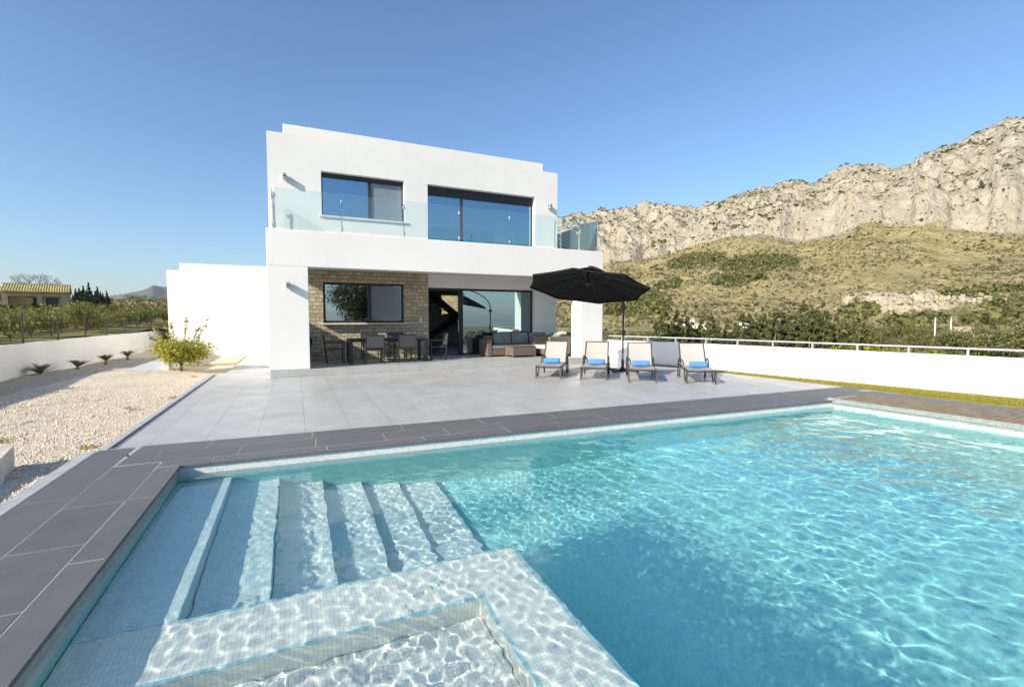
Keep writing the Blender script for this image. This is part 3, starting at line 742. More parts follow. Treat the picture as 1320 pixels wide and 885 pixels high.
# ------------------------------------------------------------------ garden walls, fence, rails
def strip_wall(name, pts, th, z0, z1, mat):
    """polyline wall; thickness to the right of its direction"""
    n = len(pts); off = []
    for i in range(n):
        a = Vector(pts[max(i-1,0)]); b = Vector(pts[min(i+1,n-1)]); d = (b-a).normalized(); off.append(Vector(pts[i]) + Vector((d.y, -d.x))*th)
    poly = [tuple(p) for p in pts] + [tuple(p) for p in off[::-1]]
    ar = sum(poly[i][0]*poly[(i+1)%len(poly)][1]-poly[(i+1)%len(poly)][0]*poly[i][1] for i in range(len(poly)))
    return MB().prism(poly if ar > 0 else poly[::-1], z0, z1)
rw = [(14.95, -3.0), (13.14, 4.15), (11.43, 11.05), (10.05, 14.4), (9.6, 20)]
o = strip_wall('w', rw, .2, -1.6, .785, None).build('boundary_wall', M['white2'], bevel=.01)
tag(o, 'low white boundary wall running behind the loungers and along the lawn under a metal rail', 'wall')
rail = empty('railing', (13.14, 4.15, .785), 0, 'slim grey metal handrail on short posts along the top of the right white wall', 'railing')
def along(d):
    pts = [Vector(p) for p in rw]; 
    for a, b in zip(pts[:-1], pts[1:]):
        l = (b-a).length
        if d <= l: 
            q = a + (b-a)*d/l; dr_ = (b-a).normalized(); return q + Vector((dr_.y, -dr_.x))*.1
        d -= l
    return pts[-1]
RMx = Matrix.Translation(Vector((-13.14, -4.15, -.785)))
tot = sum((Vector(b)-Vector(a)).length for a, b in zip(rw[:-1], rw[1:]))
pts = [(*along(d), .935) for d in np.linspace(.05, tot-.05, 60)]
MB().tube(pts, .024, 8).build('handrail', M['galv'], rail, smooth=True, M=RMx)
d = .35
while d < tot:
    q = along(d); MB().box(q.x-.02, q.x+.02, q.y-.02, q.y+.02, .787, .92).build('post', M['galv'], rail, M=RMx); d += .985
o = MB().box(-6.80, -6.60, -4, 31.5, -.6, .90).build('boundary_wall', M['white2'], bevel=.012)
tag(o, 'low rendered white wall with wire fence on top beside the gravel and small palms', 'wall')
o = MB().box(-3.61, -3.42, 16.75, 21.97, -.2, .42).build('garden_or_shade_wall', M['white'], bevel=.012)
tag(o, 'short low white wall end behind the citrus tree in front of the annex', 'wall')
fence = empty('wire_fence', (-6.7, 17, .9), 0, 'grey wire mesh fence on slim metal posts along the left white wall', 'fence')
FM = Matrix.Translation(Vector((6.7, -17, -.9)))
yy = 17.03 - 2.06*9
while yy < 31.4:
    MB().tube([(-6.7, yy, .88), (-6.7, yy, 1.70)], .024, 8).lathe([(.03, 0), (.03, .015), (.012, .03)], 8, (-6.7, yy, 1.70)).build('post', M['dgrey'], fence, M=FM); yy += 2.06
mb = MB()
for z in (.98, 1.16, 1.34, 1.52, 1.66): mb.tube([(-6.7, -1.4, z), (-6.7, 31.3, z)], .0022, 4, False)
for yw in np.arange(-1.3, 31.2, .12): mb.quad((-6.7, yw, .92), (-6.7, yw+.0022, .92), (-6.7, yw+.0022, 1.66), (-6.7, yw, 1.66))
mb.build('wire_mesh', M['dgrey'], fence, M=FM)
# unseen low white wall, added left of the frame to shade the gravel
o = MB().box(-4.25, -3.50, 3.0, 6.05, -.2, .55).build('garden_or_shade_wall', M['white2'], bevel=.015)
tag(o, 'unseen low white block wall added left of the pool to cast the shade at the edging', 'wall')
# tan stone block lying at the left edge
bm = bmesh.new(); bmesh.ops.create_cube(bm, size=1); bmesh.ops.subdivide_edges(bm, edges=bm.edges[:], cuts=4, use_grid_fill=True)
for v_ in bm.verts:
    p_ = v_.co.copy(); nn = float(noise3(np.array([p_.x*3]), np.array([p_.y*3]), np.array([p_.z*3+4]))[0])
    v_.co = Vector((p_.x*.34, p_.y*.62, p_.z*.30)) * (1+.10*nn)
me = bpy.data.meshes.new('stone_block'); bm.to_mesh(me); bm.free()
o = link('stone_block', me, M['sill']); o.location = (-2.93, 6.55, .06); o.rotation_euler = (0, .03, R(14))
tag(o, 'rough tan stone block lying on the gravel at the left edge of the photo', 'stone')
# floor drain beside the house
o = MB().box(-1.08, -.80, 16.9, 17.08, .004, .012).build('floor_drain', M['alu_grey']); tag(o, 'small square floor drain in the path beside the villa', 'drain')
# ------------------------------------------------------------------ sun loungers
def arc(c, r, a0, a1, n, ax=1):
    return [(c[0], c[1]+r*math.cos(a), c[2]+r*math.sin(a)) for a in np.linspace(a0, a1, n)]
BA = R(50); SL = 1.22; BL = .74; SH = .33
def lounger():
    t = empty('sun_lounger', (0,0,0))
    mb = MB()
    for s in (-1, 1):
        x = s*.315
        mb.box(x-.022, x+.022, 0, 1.78, SH-.055, SH-.005)
    for y in (.0, .62, 1.2, 1.74): mb.box(-.293, .293, y, y+.04, SH-.05, SH-.012)
    mb.build('frame', M['dgrey'], t, bevel=.006)
    # sling seat: slightly sagging sheet with thickness
    def sling(y0, y1, zf, name, par, M_=None):
        n_, m_ = 12, 6; v = []
        for k_ in (0, 1):
            for i in range(n_+1):
                for j in range(m_+1):
                    yy = y0 + (y1-y0)*i/n_; xx = -.30 + .60*j/m_
                    sag = -.022*math.sin(math.pi*i/n_)*(1-(xx/.30)**2)
                    v.append((xx, yy, zf+sag-.006*k_))
        f = []; N_ = (n_+1)*(m_+1)
        for i in range(n_):
            for j in range(m_):
                a = i*(m_+1)+j; f.append((a, a+1, a+m_+2, a+m_+1)); f.append((N_+a, N_+a+m_+1, N_+a+m_+2, N_+a+1))
        return MB().add(v, f).build(name, M['sling'], par, smooth=True, M=M_)
    sling(.02, SL, SH+.002, 'seat', t)
    BM = Matrix.Translation((0, SL, SH)) @ Matrix.Rotation(BA, 4, 'X')
    bk = sling(.0, BL, .004, 'backrest', t, BM)
    mb = MB()
    for s in (-1, 1): mb.box(s*.315-.018, s*.315+.018, -.01, BL+.015, -.022, .014)
    mb.box(-.297, .297, BL-.02, BL+.015, -.02, .012)
    mb.build('back_frame', M['alu_grey'], bk, bevel=.005, M=BM)
    MB().tube([(-.26, SL+.34, SH-.04), (-.26, SL+.36, SH+.38)], .009, 6).tube([(.26, SL+.34, SH-.04), (.26, SL+.36, SH+.38)], .009, 6).build('prop', M['dgrey'], bk)
    for s in (-1, 1):
        x = s*.325
        MB().box(x-.016, x+.020, .02, .062, 0, SH-.006).build('leg', M['alu_grey'], t, bevel=.005)
        MB().tube([(x, .10, SH-.03), (x, .13, .20), (x, .20, .07), (x, .30, .022), (x, .38, .05), (x, .44, .14), (x, .50, SH-.04)], .016, 8).build('leg', M['dgrey'], t, smooth=True)
        xa = s*.345
        MB().tube([(xa, 1.02, SH-.03), (xa, 1.05, .40), (xa, 1.12, .49), (xa, 1.24, .525), (xa, 1.36, .49), (xa, 1.45, .38), (xa, 1.51, .20), (xa, 1.54, 0)], .019, 8).build('armrest', M['dgrey'], t, smooth=True)
        MB().tube([(x, 1.28, SH-.04), (x, 1.31, .18), (x, 1.36, .0)], .016, 8).build('leg', M['dgrey'], t, smooth=True)
    return t
def towel():
    mb = MB(); prof = []; n_ = 46
    for i in range(n_+1):
        a = i/n_*2*math.pi*2.6; r_ = .034 + .045*(i/n_)
        prof.append((math.cos(a)*r_, math.sin(a)*r_))
    v = []; L_ = .215
    outer = [(math.cos(q)*(.082+.003*math.sin(3*q+.6)), math.sin(q)*(.078+.003*math.sin(2*q))) for q in np.linspace(0, 2*math.pi, 25)[:-1]]
    secs = [(-L_, .80), (-L_*.95, .95), (-L_*.5, 1.0), (0, .975), (L_*.55, 1.01), (L_*.95, .95), (L_, .8)]
    for x, k_ in secs:
        for a, b in outer: v.append((x, a*k_, b*k_+.078))
    m_ = len(outer); f = [(i*m_+j, i*m_+(j+1)%m_, (i+1)*m_+(j+1)%m_, (i+1)*m_+j) for i in range(len(secs)-1) for j in range(m_)]
    f += [tuple(range(m_-1, -1, -1)), tuple((len(secs)-1)*m_+j for j in range(m_))]
    mb.add(v, f); mb.tube([(L_+.002, a*.8, b*.8+.078) for a, b in prof], .004, 4, False)
    mb.tube([(-L_-.002, a*.8, b*.8+.078) for a, b in prof], .004, 4, False)
    return mb.build('rolled_towel', M['towel'], None, smooth=True)
LG = [((5.95, 10.67), -38, 'sling sun lounger leftmost of the four, in front of the wicker armchair'),
      ((6.86, 9.93), -38, 'sling sun lounger in front of the right white pier, second from left'),
      ((7.70, 9.06), -37, 'sling sun lounger directly under the parasol pole, third from left'),
      ((8.80, 8.25), -37, 'sling sun lounger nearest the white boundary wall, standing apart at the right')]
TL = ['blue rolled towel on the leftmost sun lounger', 'blue rolled towel on the lounger in front of the white pier', 'blue rolled towel on the third lounger by the parasol pole', 'blue rolled towel on the rightmost lounger by the boundary wall']
lg0 = lounger(); tw0 = towel()
for i, ((x, y), a, lb) in enumerate(LG):
    o = lg0 if i == 0 else copy_tree(lg0)
    o.location = (x, y, .001); o.rotation_euler = (0, 0, R(a)); tag(o, 'beige ' + lb, 'sun lounger', 'sun loungers on the terrace')
    q = tw0 if i == 0 else tw0.copy()
    if i: COL.objects.link(q)
    Mx = Matrix.Rotation(R(a), 3, 'Z') @ Vector(((-.02, .03, 0, .06)[i], (.86, .84, .80, .83)[i], 0))
    q.location = (x+Mx.x, y+Mx.y, SH-.012); q.rotation_euler = (0, 0, R(a)+(.05, -.06, .02, -.04)[i]); tag(q, TL[i], 'towel', 'rolled blue towels')

# ------------------------------------------------------------------ parasol
PB_ = Vector((8.86, 11.32, 0)); CC = Vector((7.22, 10.78, 2.42))
par = empty('parasol', PB_, 0, 'black octagonal cantilever parasol tilted over the sun loungers', 'parasol')
RT_ = Vector((math.cos(YAW), -math.sin(YAW), 0)); F0 = Vector((math.sin(YAW), math.cos(YAW), 0))
axx = (RT_*1.65 + Vector((0,0,-.19))).normalized(); axy = (F0*1.65 + Vector((0,0,-.33))).normalized(); axz = axx.cross(axy).normalized(); axy = axz.cross(axx)
CMx = Matrix(((axx.x, axy.x, axz.x, CC.x-PB_.x), (axx.y, axy.y, axz.y, CC.y-PB_.y), (axx.z, axy.z, axz.z, CC.z-PB_.z), (0,0,0,1)))
RAD = 1.66; RISE = .42
v = []; nr, sub = 10, 6
def can(rf, ang):
    k_ = (ang/(math.pi/4)) % 1.0
    ap = math.cos(math.pi/8)/math.cos((k_-.5)*math.pi/4)       # octagon outline
    sagr = 1 - .028*math.sin(math.pi*k_)*rf
    r_ = RAD*rf*ap*sagr
    z = RISE*(1-rf**1.15) - .05*math.sin(math.pi*k_)*math.sin(math.pi*rf**.8)
    return r_*math.cos(ang), r_*math.sin(ang), z
A0 = math.pi/8
v = [(0, 0, RISE)]; f = []
nseg = 8*sub
for i in range(1, nr+1):
    for j in range(nseg):
        ang = j*2*math.pi/nseg; x, y, z = can(i/nr, ang); ca_, sa_ = math.cos(A0), math.sin(A0)
        v.append((x*ca_-y*sa_, x*sa_+y*ca_, z))
for j in range(nseg): f.append((0, 1+j, 1+(j+1)%nseg))
for i in range(nr-1):
    for j in range(nseg): f.append((1+i*nseg+j, 1+(i+1)*nseg+j, 1+(i+1)*nseg+(j+1)%nseg, 1+i*nseg+(j+1)%nseg))
b0 = 1+(nr-1)*nseg; n0 = len(v)
for j in range(nseg): x, y, z = v[b0+j]; v.append((x*1.002, y*1.002, z-.045))     # hem
for j in range(nseg): f.append((b0+j, n0+j, n0+(j+1)%nseg, b0+(j+1)%nseg))
can_o = MB().add(v, f).build('canopy', M['canvas'], par, M=CMx)
sol = can_o.modifiers.new('thickness', 'SOLIDIFY'); sol.thickness = .004
# vent cap
v2 = []; f2 = []
for i, (rr, zz) in enumerate(((.0, RISE+.11), (.2, RISE+.075), (.42, RISE-.02))):
    for j in range(16): a = j*math.pi/8+A0; v2.append((rr*math.cos(a), rr*math.sin(a), zz))
for i in range(2):
    for j in range(16): f2.append((i*16+j, (i+1)*16+j, (i+1)*16+(j+1)%16, i*16+(j+1)%16))
vc = MB().add(v2, f2).build('vent', M['canvas'], par, M=CMx); vc.modifiers.new('thickness', 'SOLIDIFY').thickness = .004
for j in range(8):
    a = A0 + j*math.pi/4
    p0 = (.05*math.cos(a), .05*math.sin(a), RISE-.03); pm = (.8*RAD*.5*math.cos(a), .8*RAD*.5*math.sin(a), RISE*(1-.4**1.15)-.022); p1 = ((RAD-.01)*math.cos(a), (RAD-.01)*math.sin(a), -.022)
    rb = MB().tube([p0, pm, p1], .010, 6).build('rib', M['alu'], par, M=CMx)
    MB().tube([(.04*math.cos(a), .04*math.sin(a), RISE-.30), (.62*math.cos(a), .62*math.sin(a), RISE*(1-.375**1.15)-.03)], .007, 6).build('strut', M['alu'], rb, M=CMx)
MB().lathe([(.03, RISE-.36), (.05, RISE-.34), (.05, RISE-.26), (.02, RISE-.24), (.02, RISE+.12), (.035, RISE+.13), (.035, RISE+.17), (.0, RISE+.19)], 12).build('hub', M['dgrey'], par, smooth=True, M=CMx)
MB().tube([(0,0,0), (0,0,2.06)], .027, 12).build('pole', M['dgrey'], par, smooth=True)
MB().tube([(0,0,.30), (0,0,.52)], .034, 12).build('pole_sleeve', M['steel'], par, smooth=True)
MB().lathe([(.05, 1.83), (.055, 1.86), (.055, 1.98), (.04, 2.02)], 12).tube([(-.10, 0, 1.92), (.10, 0, 1.92)], .02, 8).lathe([(.045, -.015), (.045, .015)], 10, (.12, 0, 1.92)).build('tilt_joint', M['dgrey'], par, smooth=False)
top = CMx @ Vector((0, 0, RISE+.16))
arm = []
for t_ in np.linspace(0, 1, 18):
    a = Vector((0,0,1.95)); c_ = Vector((.10, .06, 2.65)); d_ = top + Vector((.48, .22, .06)); e_ = top
    arm.append(((1-t_)**3)*a + 3*t_*(1-t_)**2*c_ + 3*t_*t_*(1-t_)*d_ + t_**3*e_)
MB().tube(arm, .024, 10).build('arm', M['dgrey'], par, smooth=True)
# cross base with legs and crank
mb = MB()
Mb = Matrix.Rotation(R(20), 4, 'Z')
mb.box(-.52, .52, -.035, .035, .005, .06, Mb); mb.box(-.035, .035, -.52, -.037, .005, .06, Mb); mb.box(-.035, .035, .037, .52, .005, .06, Mb)
mb.lathe([(.07, .061), (.07, .10), (.04, .12), (.04, .34)], 12)
mb.build('cross_base', M['dgrey'], par, bevel=.005)
ck_ = MB().box(-.04, .04, -.07, -.028, 1.05, 1.22).build('crank_box', M['dgrey'], par, bevel=.006)
MB().tube([(0, -.07, 1.13), (0, -.11, 1.13), (0, -.115, 1.00), (0, -.16, .99)], .009, 6).build('crank_handle', M['steel'], ck_, smooth=True)

# ------------------------------------------------------------------ dining set on the porch
FZ = .2
tb = empty('dining_table', (2.62, 15.20, FZ), 0, 'long dark rectangular dining table on the porch in front of the stone wall', 'table')
MB().box(-1.18, 1.18, -.45, .45, .715, .75).build('table_top', M['alu'], tb, bevel=.006)
MB().box(-1.08, 1.08, -.36, .36, .655, .713).build('apron', M['alu'], tb)
for sx in (-1, 1):
    for sy in (-1, 1):
        MB().box(sx*1.13-.05, sx*1.13+.05, sy*.40-.05, sy*.40+.05, 0, .712).build('leg', M['alu'], tb, bevel=.006)
def dchair():
    t = empty('dining_chair', (0,0,0))          # faces +y (towards the table), back at -y
    mb = MB(); mb.box(-.25, .25, -.24, .24, .415, .445); mb.build('seat', M['sling_dark'], t, bevel=.01)
    for s in (-1, 1):
        MB().box(s*.265-.015, s*.265+.015, .21, .24, 0, .64).build('leg', M['alu'], t, bevel=.004)
        Mx = Matrix.Translation((0, -.24, 0)) @ Matrix.Rotation(R(6), 4, 'X')
        MB().box(s*.265-.015, s*.265+.015, -.015, .015, 0, .88, Mx).build('leg', M['alu'], t, bevel=.004)
        MB().box(s*.265-.022, s*.265+.022, -.27, .27, .64, .665).build('armrest', M['alu'], t, bevel=.005)
    Mx = Matrix.Translation((0, -.24, 0)) @ Matrix.Rotation(R(6), 4, 'X')
    b = MB().box(-.248, .248, -.010, .006, .50, .86, Mx).build('backrest', M['sling_dark'], t, bevel=.004)
    mb = MB().box(-.249, .249, -.016, .014, .862, .89, Mx); mb.box(-.249, .249, -.016, .014, .47, .495, Mx).build('back_frame', M['alu'], b)
    return t
DC = [((1.08, 15.22), -90, 'dark metal dining chair at the left end of the porch table'),
      ((2.14, 14.72), 0, 'dark dining chair with its back to the pool, left one of two'),
      ((3.08, 14.70), 4, 'dark dining chair with its back to the pool, right one of two'),
      ((4.22, 15.20), 90, 'dark dining chair at the right end of the table beside the open door'),
      ((2.22, 15.80), 180, 'dark dining chair against the stone wall behind the table, left one'),
      ((3.06, 15.82), 177, 'dark dining chair against the stone wall behind the table, right one')]
d0 = dchair()
for i, ((x, y), a, lb) in enumerate(DC):
    o = d0 if i == 0 else copy_tree(d0)
    o.location = (x, y, FZ); o.rotation_euler = (0, 0, R(a)); tag(o, lb, 'chair', 'dining chairs round the porch table')
# black covered grill by the left pier
gr = empty('covered_grill', (.15, 15.9, FZ), 0, 'black covered grill half hidden behind the left white pier', 'grill')
MB().lathe([(.20, .02), (.22, .05), (.23, .45), (.27, .62), (.27, .72), (.20, .86), (.07, .92), (.05, 1.02), (.0, 1.03)], 14, (.03, 0, 0)).build('cover', M['black'], gr, smooth=True)
for sx in (-.12, .18): MB().tube([(sx, -.1, 0), (sx, -.1, .12)], .02, 6).build('leg', M['alu'], gr)

# ------------------------------------------------------------------ lounge set
sofa = empty('corner_sofa', (6.3, 16.2, FZ), 0, 'grey cushioned brown wicker corner sofa against the porch glazing', 'sofa')
sm = Matrix.Identity(4)
def rp(mb, name, **kw): return mb.build(name, M['rattan'], sofa, bevel=.012, **kw)
rp(MB().box(.0, 2.55, -.82, -.03, .05, .27), 'seat_base')
rp(MB().box(.0, 2.55, -.15, .02, .272, .72), 'back_panel')
rp(MB().box(-.17, -.003, -.84, .02, .03, .62), 'armrest')
rp(MB().box(2.553, 3.35, -1.55, -.03, .05, .27), 'seat_base')
rp(MB().box(3.353, 3.5, -1.55, .02, .05, .72), 'back_panel')
rp(MB().box(2.553, 3.35, -.15, .02, .272, .72), 'back_panel')
for x0_, x1_ in ((.02, .86), (.87, 1.70), (1.71, 2.54)): MB().box(x0_, x1_, -.83, -.16, .275, .40).build('seat_cushion', M['cushion'], sofa, bevel=.035, seg=3)
MB().box(2.56, 3.34, -1.55, -.16, .275, .40).build('seat_cushion', M['cushion'], sofa, bevel=.035, seg=3)
for x0_ in (.30, 1.02, 1.78):
    Mx = Matrix.Translation((x0_, -.34, .41)) @ Matrix.Rotation(R(-14), 4, 'X'); MB().box(0, .68, -.02, .14, 0, .44, Mx).build('back_cushion', M['cushion'], sofa, bevel=.045, seg=3)
Mx = Matrix.Translation((3.2, -1.2, .41)) @ Matrix.Rotation(R(14), 4, 'Y'); MB().box(-.02, .12, 0, .8, 0, .44, Mx).build('back_cushion', M['cushion'], sofa, bevel=.045, seg=3)
ct = empty('wicker_coffee_table', (7.30, 15.10, FZ), R(2), 'low brown wicker coffee table in front of the corner sofa', 'coffee table')
MB().box(-.47, .47, -.30, .30, .06, .36).build('wicker_body', M['rattan'], ct, bevel=.012)
MB().box(-.48, .48, -.31, .31, .363, .385).build('table_top', M['rattan'], ct, bevel=.006)
for sx in (-.44, .44):
    for sy in (-.27, .27): MB().box(sx-.025, sx+.025, sy-.025, sy+.025, 0, .06).build('leg', M['rattan'], ct)
ac = empty('wicker_armchair', (8.42, 14.98, FZ), R(8), 'brown wicker armchair with grey cushions and a white pillow beside the right pier', 'armchair')
def ap(mb, name, mat='rattan', **kw): return mb.build(name, M[mat], ac, **kw)
ap(MB().box(-.42, .36, -.42, .42, .08, .26), 'seat_base', bevel=.012)
ap(MB().box(.362, .50, -.42, .42, .08, .80), 'backrest', bevel=.02, seg=2)
for s in (-1, 1): ap(MB().box(-.42, .50, s*.50-.075, s*.50+.075, .08, .72), 'armrest', bevel=.025, seg=2)
ap(MB().box(-.43, .35, -.415, .415, .265, .40), 'seat_cushion', 'cushion_l', bevel=.04, seg=3)
Mx = Matrix.Translation((.24, 0, .42)) @ Matrix.Rotation(R(14), 4, 'Y'); ap(MB().box(-.04, .10, -.38, .38, -.01, .44, Mx), 'back_cushion', 'cushion', bevel=.05, seg=3)
for sx in (-.36, .42):
    for sy in (-.5, .5): ap(MB().box(sx-.03, sx+.03, sy-.03, sy+.03, 0, .08), 'leg')
o = MB().box(-.17, .17, -.06, .06, -.11, .11).build('white_pillow', M['cushion_l'], None, bevel=.05, seg=4, smooth=True)
o.location = (8.70, 14.62, 1.02); o.rotation_euler = (R(70), 0, R(10)); tag(o, 'small white pillow resting on the arm of the wicker armchair', 'pillow')
# ------------------------------------------------------------------ vegetation
def leaf_mesh(P, size, rng, aspect=.5, up=.35, jitter=.35, outward=None):
    """one folded diamond leaf per point"""
    n = len(P); s = size*np.exp(rng.normal(0, jitter, n))
    d = rng.normal(0, 1, (n, 3)); d[:,2] += up
    if outward is not None: d += outward*.9
    d /= np.linalg.norm(d, axis=1)[:,None]
    q = rng.normal(0, 1, (n, 3)); b = np.cross(d, q); b /= np.linalg.norm(b, axis=1)[:,None]+1e-9
    c = np.cross(d, b)
    a0 = P - b*s[:,None]*.5; a1 = P + b*s[:,None]*.5
    m0 = P + c*(s*aspect*.5)[:,None] + d*(s*.08)[:,None]; m1 = P - c*(s*aspect*.5)[:,None] + d*(s*.08)[:,None]
    V = np.stack([a0, m0, a1, m1], 1).reshape(-1, 3)
    return V, np.arange(4*n).reshape(-1, 4)

def crown_points(rng, clumps, per, cr):
    """clumps: (k,4) centre and radius"""
    k = len(clumps); P = []; O = []
    for c in clumps:
        m = max(4, int(per*(c[3]/cr)**2)); u = rng.normal(0, 1, (m, 3)); u /= np.linalg.norm(u, axis=1)[:,None]
        r = c[3]*(rng.random(m)**.45)
        P.append(c[:3] + u*r[:,None]*np.array([1,1,.8])); O.append(u)
    return np.concatenate(P), np.concatenate(O)

def trunk_mb(h, r, limbs, rng, lean=.05, n=7):
    mb = MB(); pts = []; x = y = 0
    for i in range(6):
        pts.append((x, y, h*i/5)); x += rng.normal(0, lean*h/5); y += rng.normal(0, lean*h/5)
    mb.tube(pts, [r*(1-.10*i)*(1.35 if i == 0 else 1) for i in range(6)], n)
    tip = Vector(pts[-1])
    for e in limbs:
        e = Vector(e); mid = tip.lerp(e, .5) + Vector((0, 0, -.06*(e-tip).length)); st = Vector(pts[3 if rng.random() < .5 else 4])
        mb.tube([st, st.lerp(mid, .6), mid, e], [r*.55, r*.45, r*.34, r*.10], 5)
    return mb

def make_tree(name, kind, h, w, seed, leafmat, leaf, nclump, per, trunk_h=.3, trunk_r=.06, parent=None, aspect=.5):
    """kind: round, cone, column; returns an Empty with trunk and crown children"""
    rng = np.random.default_rng(seed); t = empty(name, (0,0,0))
    cl = []
    for i in range(nclump):
        if kind == 'round':
            u = rng.normal(0, 1, 3); u /= np.linalg.norm(u); rr = rng.random()**.4
            th_ = trunk_h*h; c = np.array([u[0]*w*.40*rr, u[1]*w*.40*rr, th_ + (h-th_)*(.50+.40*u[2]*rr)])
            cl.append((*c, w*rng.uniform(.12, .22)))
        elif kind == 'cone':
            f_ = rng.random()**1.35; z = h*(trunk_h*.6 + (1-trunk_h*.6)*f_*.97)
            ro = w*.5*(1-f_)**.75*rng.uniform(.55, 1.08); a = rng.uniform(0, 6.283)
            cl.append((ro*math.cos(a), ro*math.sin(a), z - ro*.15, w*rng.uniform(.08, .15)*(1.1-.6*f_)))
        else:
            f_ = rng.random(); z = h*(.05+.95*f_); pr = math.sin(math.pi*min(1, f_*.88+.12))**.6
            ro = w*.42*pr*rng.uniform(.3, 1.0)*(1 if f_ < .6 else (1-f_)/.4*.9+.1); a = rng.uniform(0, 6.283)
            cl.append((ro*math.cos(a), ro*math.sin(a), z, w*rng.uniform(.10, .17)*(1.0-.72*f_)))
    cl = np.array(cl)
    limbs = [tuple(c[:3]) for c in cl[rng.permutation(nclump)[:6]]] if kind == 'round' else [(0, 0, h*.92)]
    trunk_mb(h*trunk_h if kind == 'round' else h*.5, trunk_r, limbs, rng).build('trunk', M['bark'], t, smooth=True)
    P, O = crown_points(rng, cl, per, cl[:,3].mean())
    V, F = leaf_mesh(P, leaf, rng, aspect, outward=O)
    o = mesh_np('crown', V, F, leafmat, t)
    return t

def plant_copies(protos, spots, label, cat, group, first=None):
    """spots: (x, y, z, scale, turn, which)"""
    for i, (x, y, z, s_, a, k_) in enumerate(spots):
        lab = label[k_] if isinstance(label, list) else label
        src, used = protos[k_]
        o = src if not used else copy_tree(src)
        protos[k_][1] = True
        o.location = (x, y, z); o.scale = (s_, s_, s_*(1+.12*math.sin(i*2.3))); o.rotation_euler = (0, 0, a); tag(o, lab, cat, group)

# citrus tree by the annex: a low bush with long upright shoots
def citrus(name, seed, shoots, h, w, nleaf, loc, label):
    rng = np.random.default_rng(seed); t = empty(name, loc, 0, label, 'tree')
    mb = MB(); mb.tube([(0,0,-.05), (.01,0,.12), (0,.01,.26)], [.048,.040,.036], 8)
    P = []; O = []
    nb = 26
    for i in range(nb):
        a = i*2.4 + rng.normal(0, .3); el = rng.uniform(.15, 1.1); L_ = w*.5*rng.uniform(.55, 1.05)
        d_ = np.array([math.cos(a)*math.cos(el), math.sin(a)*math.cos(el), math.sin(el)]); s_ = np.array([0,0,.2])
        e_ = s_ + d_*np.array([L_, L_, h*.40*rng.uniform(.8,1.2)]) + np.array([0,0,.12])
        mb.tube([tuple(s_), tuple(s_*.5+e_*.5+np.array([0,0,.06])), tuple(e_)], [.020,.012,.005], 5)
        m = nleaf//nb; tt = .25+.75*rng.random(m)**.7; base = s_ + (e_-s_)*tt[:,None] + np.array([0,0,.05])
        off = rng.normal(0, 1, (m, 3)); P.append(base + off*np.array([.095,.095,.075])*w/1.2); O.append(off)
    for (dx, dy, top) in shoots:
        e_ = np.array([dx, dy, top]); s_ = np.array([dx*.35, dy*.35, .45]); mb.tube([(0,0,.2), tuple(s_), tuple(e_)], [.018,.012,.004], 5)
        m = 95; tt = rng.random(m); base = s_ + (e_-s_)*tt[:,None]; off = rng.normal(0, 1, (m, 3)); P.append(base + off*.035*(1.35-tt[:,None]*.7)); O.append(off)
    mb.build('trunk', M['bark'], t, smooth=True)
    P = np.concatenate(P); O = np.concatenate(O); O[:,2] += .6
    V, F = leaf_mesh(P, .062, rng, .52, outward=O)
    mesh_np('crown', V, F, M['leaf_citrus'], t)
    return t
citrus('citrus_tree', 3, [(-.62,-.1,1.30), (-.38,.1,1.33), (-.22,0,1.38), (.18,.05,1.52), (.70,.1,1.50), (-.75,0,1.05), (.45,.1,1.20)], 1.40, 1.70, 7000, (-3.12, 16.7, .06), 'small yellow-green citrus tree with upright shoots in the gravel before the annex')
citrus('citrus_tree', 8, [(.1,0,.95), (-.2,.1,.9)], 1.0, 1.1, 900, (-6.32, 13.6, -.05), 'yellow citrus shrub cut by the left edge of the photo beside the low wall')

# little cycad palms at the foot of the wall
def cycad(name, seed, loc, sc, label):
    rng = np.random.default_rng(seed); t = empty(name, loc, rng.uniform(0, 6), label, 'palm', 'small palms along the left wall')
    MB().lathe([(.045,-.05),(.055,.03),(.04,.09),(.0,.10)], 10).build('trunk', M['bark'], t)
    for i in range(15):
        a = i*2.4; el = rng.uniform(.65, 1.48); L_ = sc*rng.uniform(.36, .48); mb = MB(); pts = []
        for k_ in range(7):
            q = k_/6; r_ = L_*q*math.cos(el*(1-.35*q)); pts.append(np.array([r_*math.cos(a), r_*math.sin(a), .10 + L_*q*math.sin(el)*(1-.30*q)]))
        mb.tube([tuple(p_) for p_ in pts], [.008,.007,.006,.005,.004,.003,.002], 4)
        sd = np.array([-math.sin(a), math.cos(a), 0])
        for k_ in range(1, 28):
            q = k_/28*6; j = min(5, int(q)); p_ = pts[j] + (pts[j+1]-pts[j])*(q-j); fw = (pts[j+1]-pts[j]); fw /= np.linalg.norm(fw)
            for s in (-1, 1):
                ll = .13*sc*math.sin(math.pi*min(.95, k_/28*.85+.12)); e_ = p_ + (sd*s*.8 + fw*.6 + np.array([0,0,.22]))*ll
                mb.add([p_ - fw*.007, p_ + fw*.007, e_], [(0,1,2)])
        mb.build('frond', M['leaf_palm'], t)
for i, (x, y, s_, lb) in enumerate([(-6.32, 16.82, 0.95, 'wide spreading small palm nearest the camera at the foot of the left wall'), (-6.12, 18.6, 0.8, 'small rounded palm second along the left wall'),
                                (-6.05, 20.75, 0.8, 'small palm third along the left wall'), (-5.95, 22.7, 0.85, 'small palm farthest along the left wall, nearest the annex')]):
    cycad('small_palm', 20+i, (x, y, -.03), s_, lb)
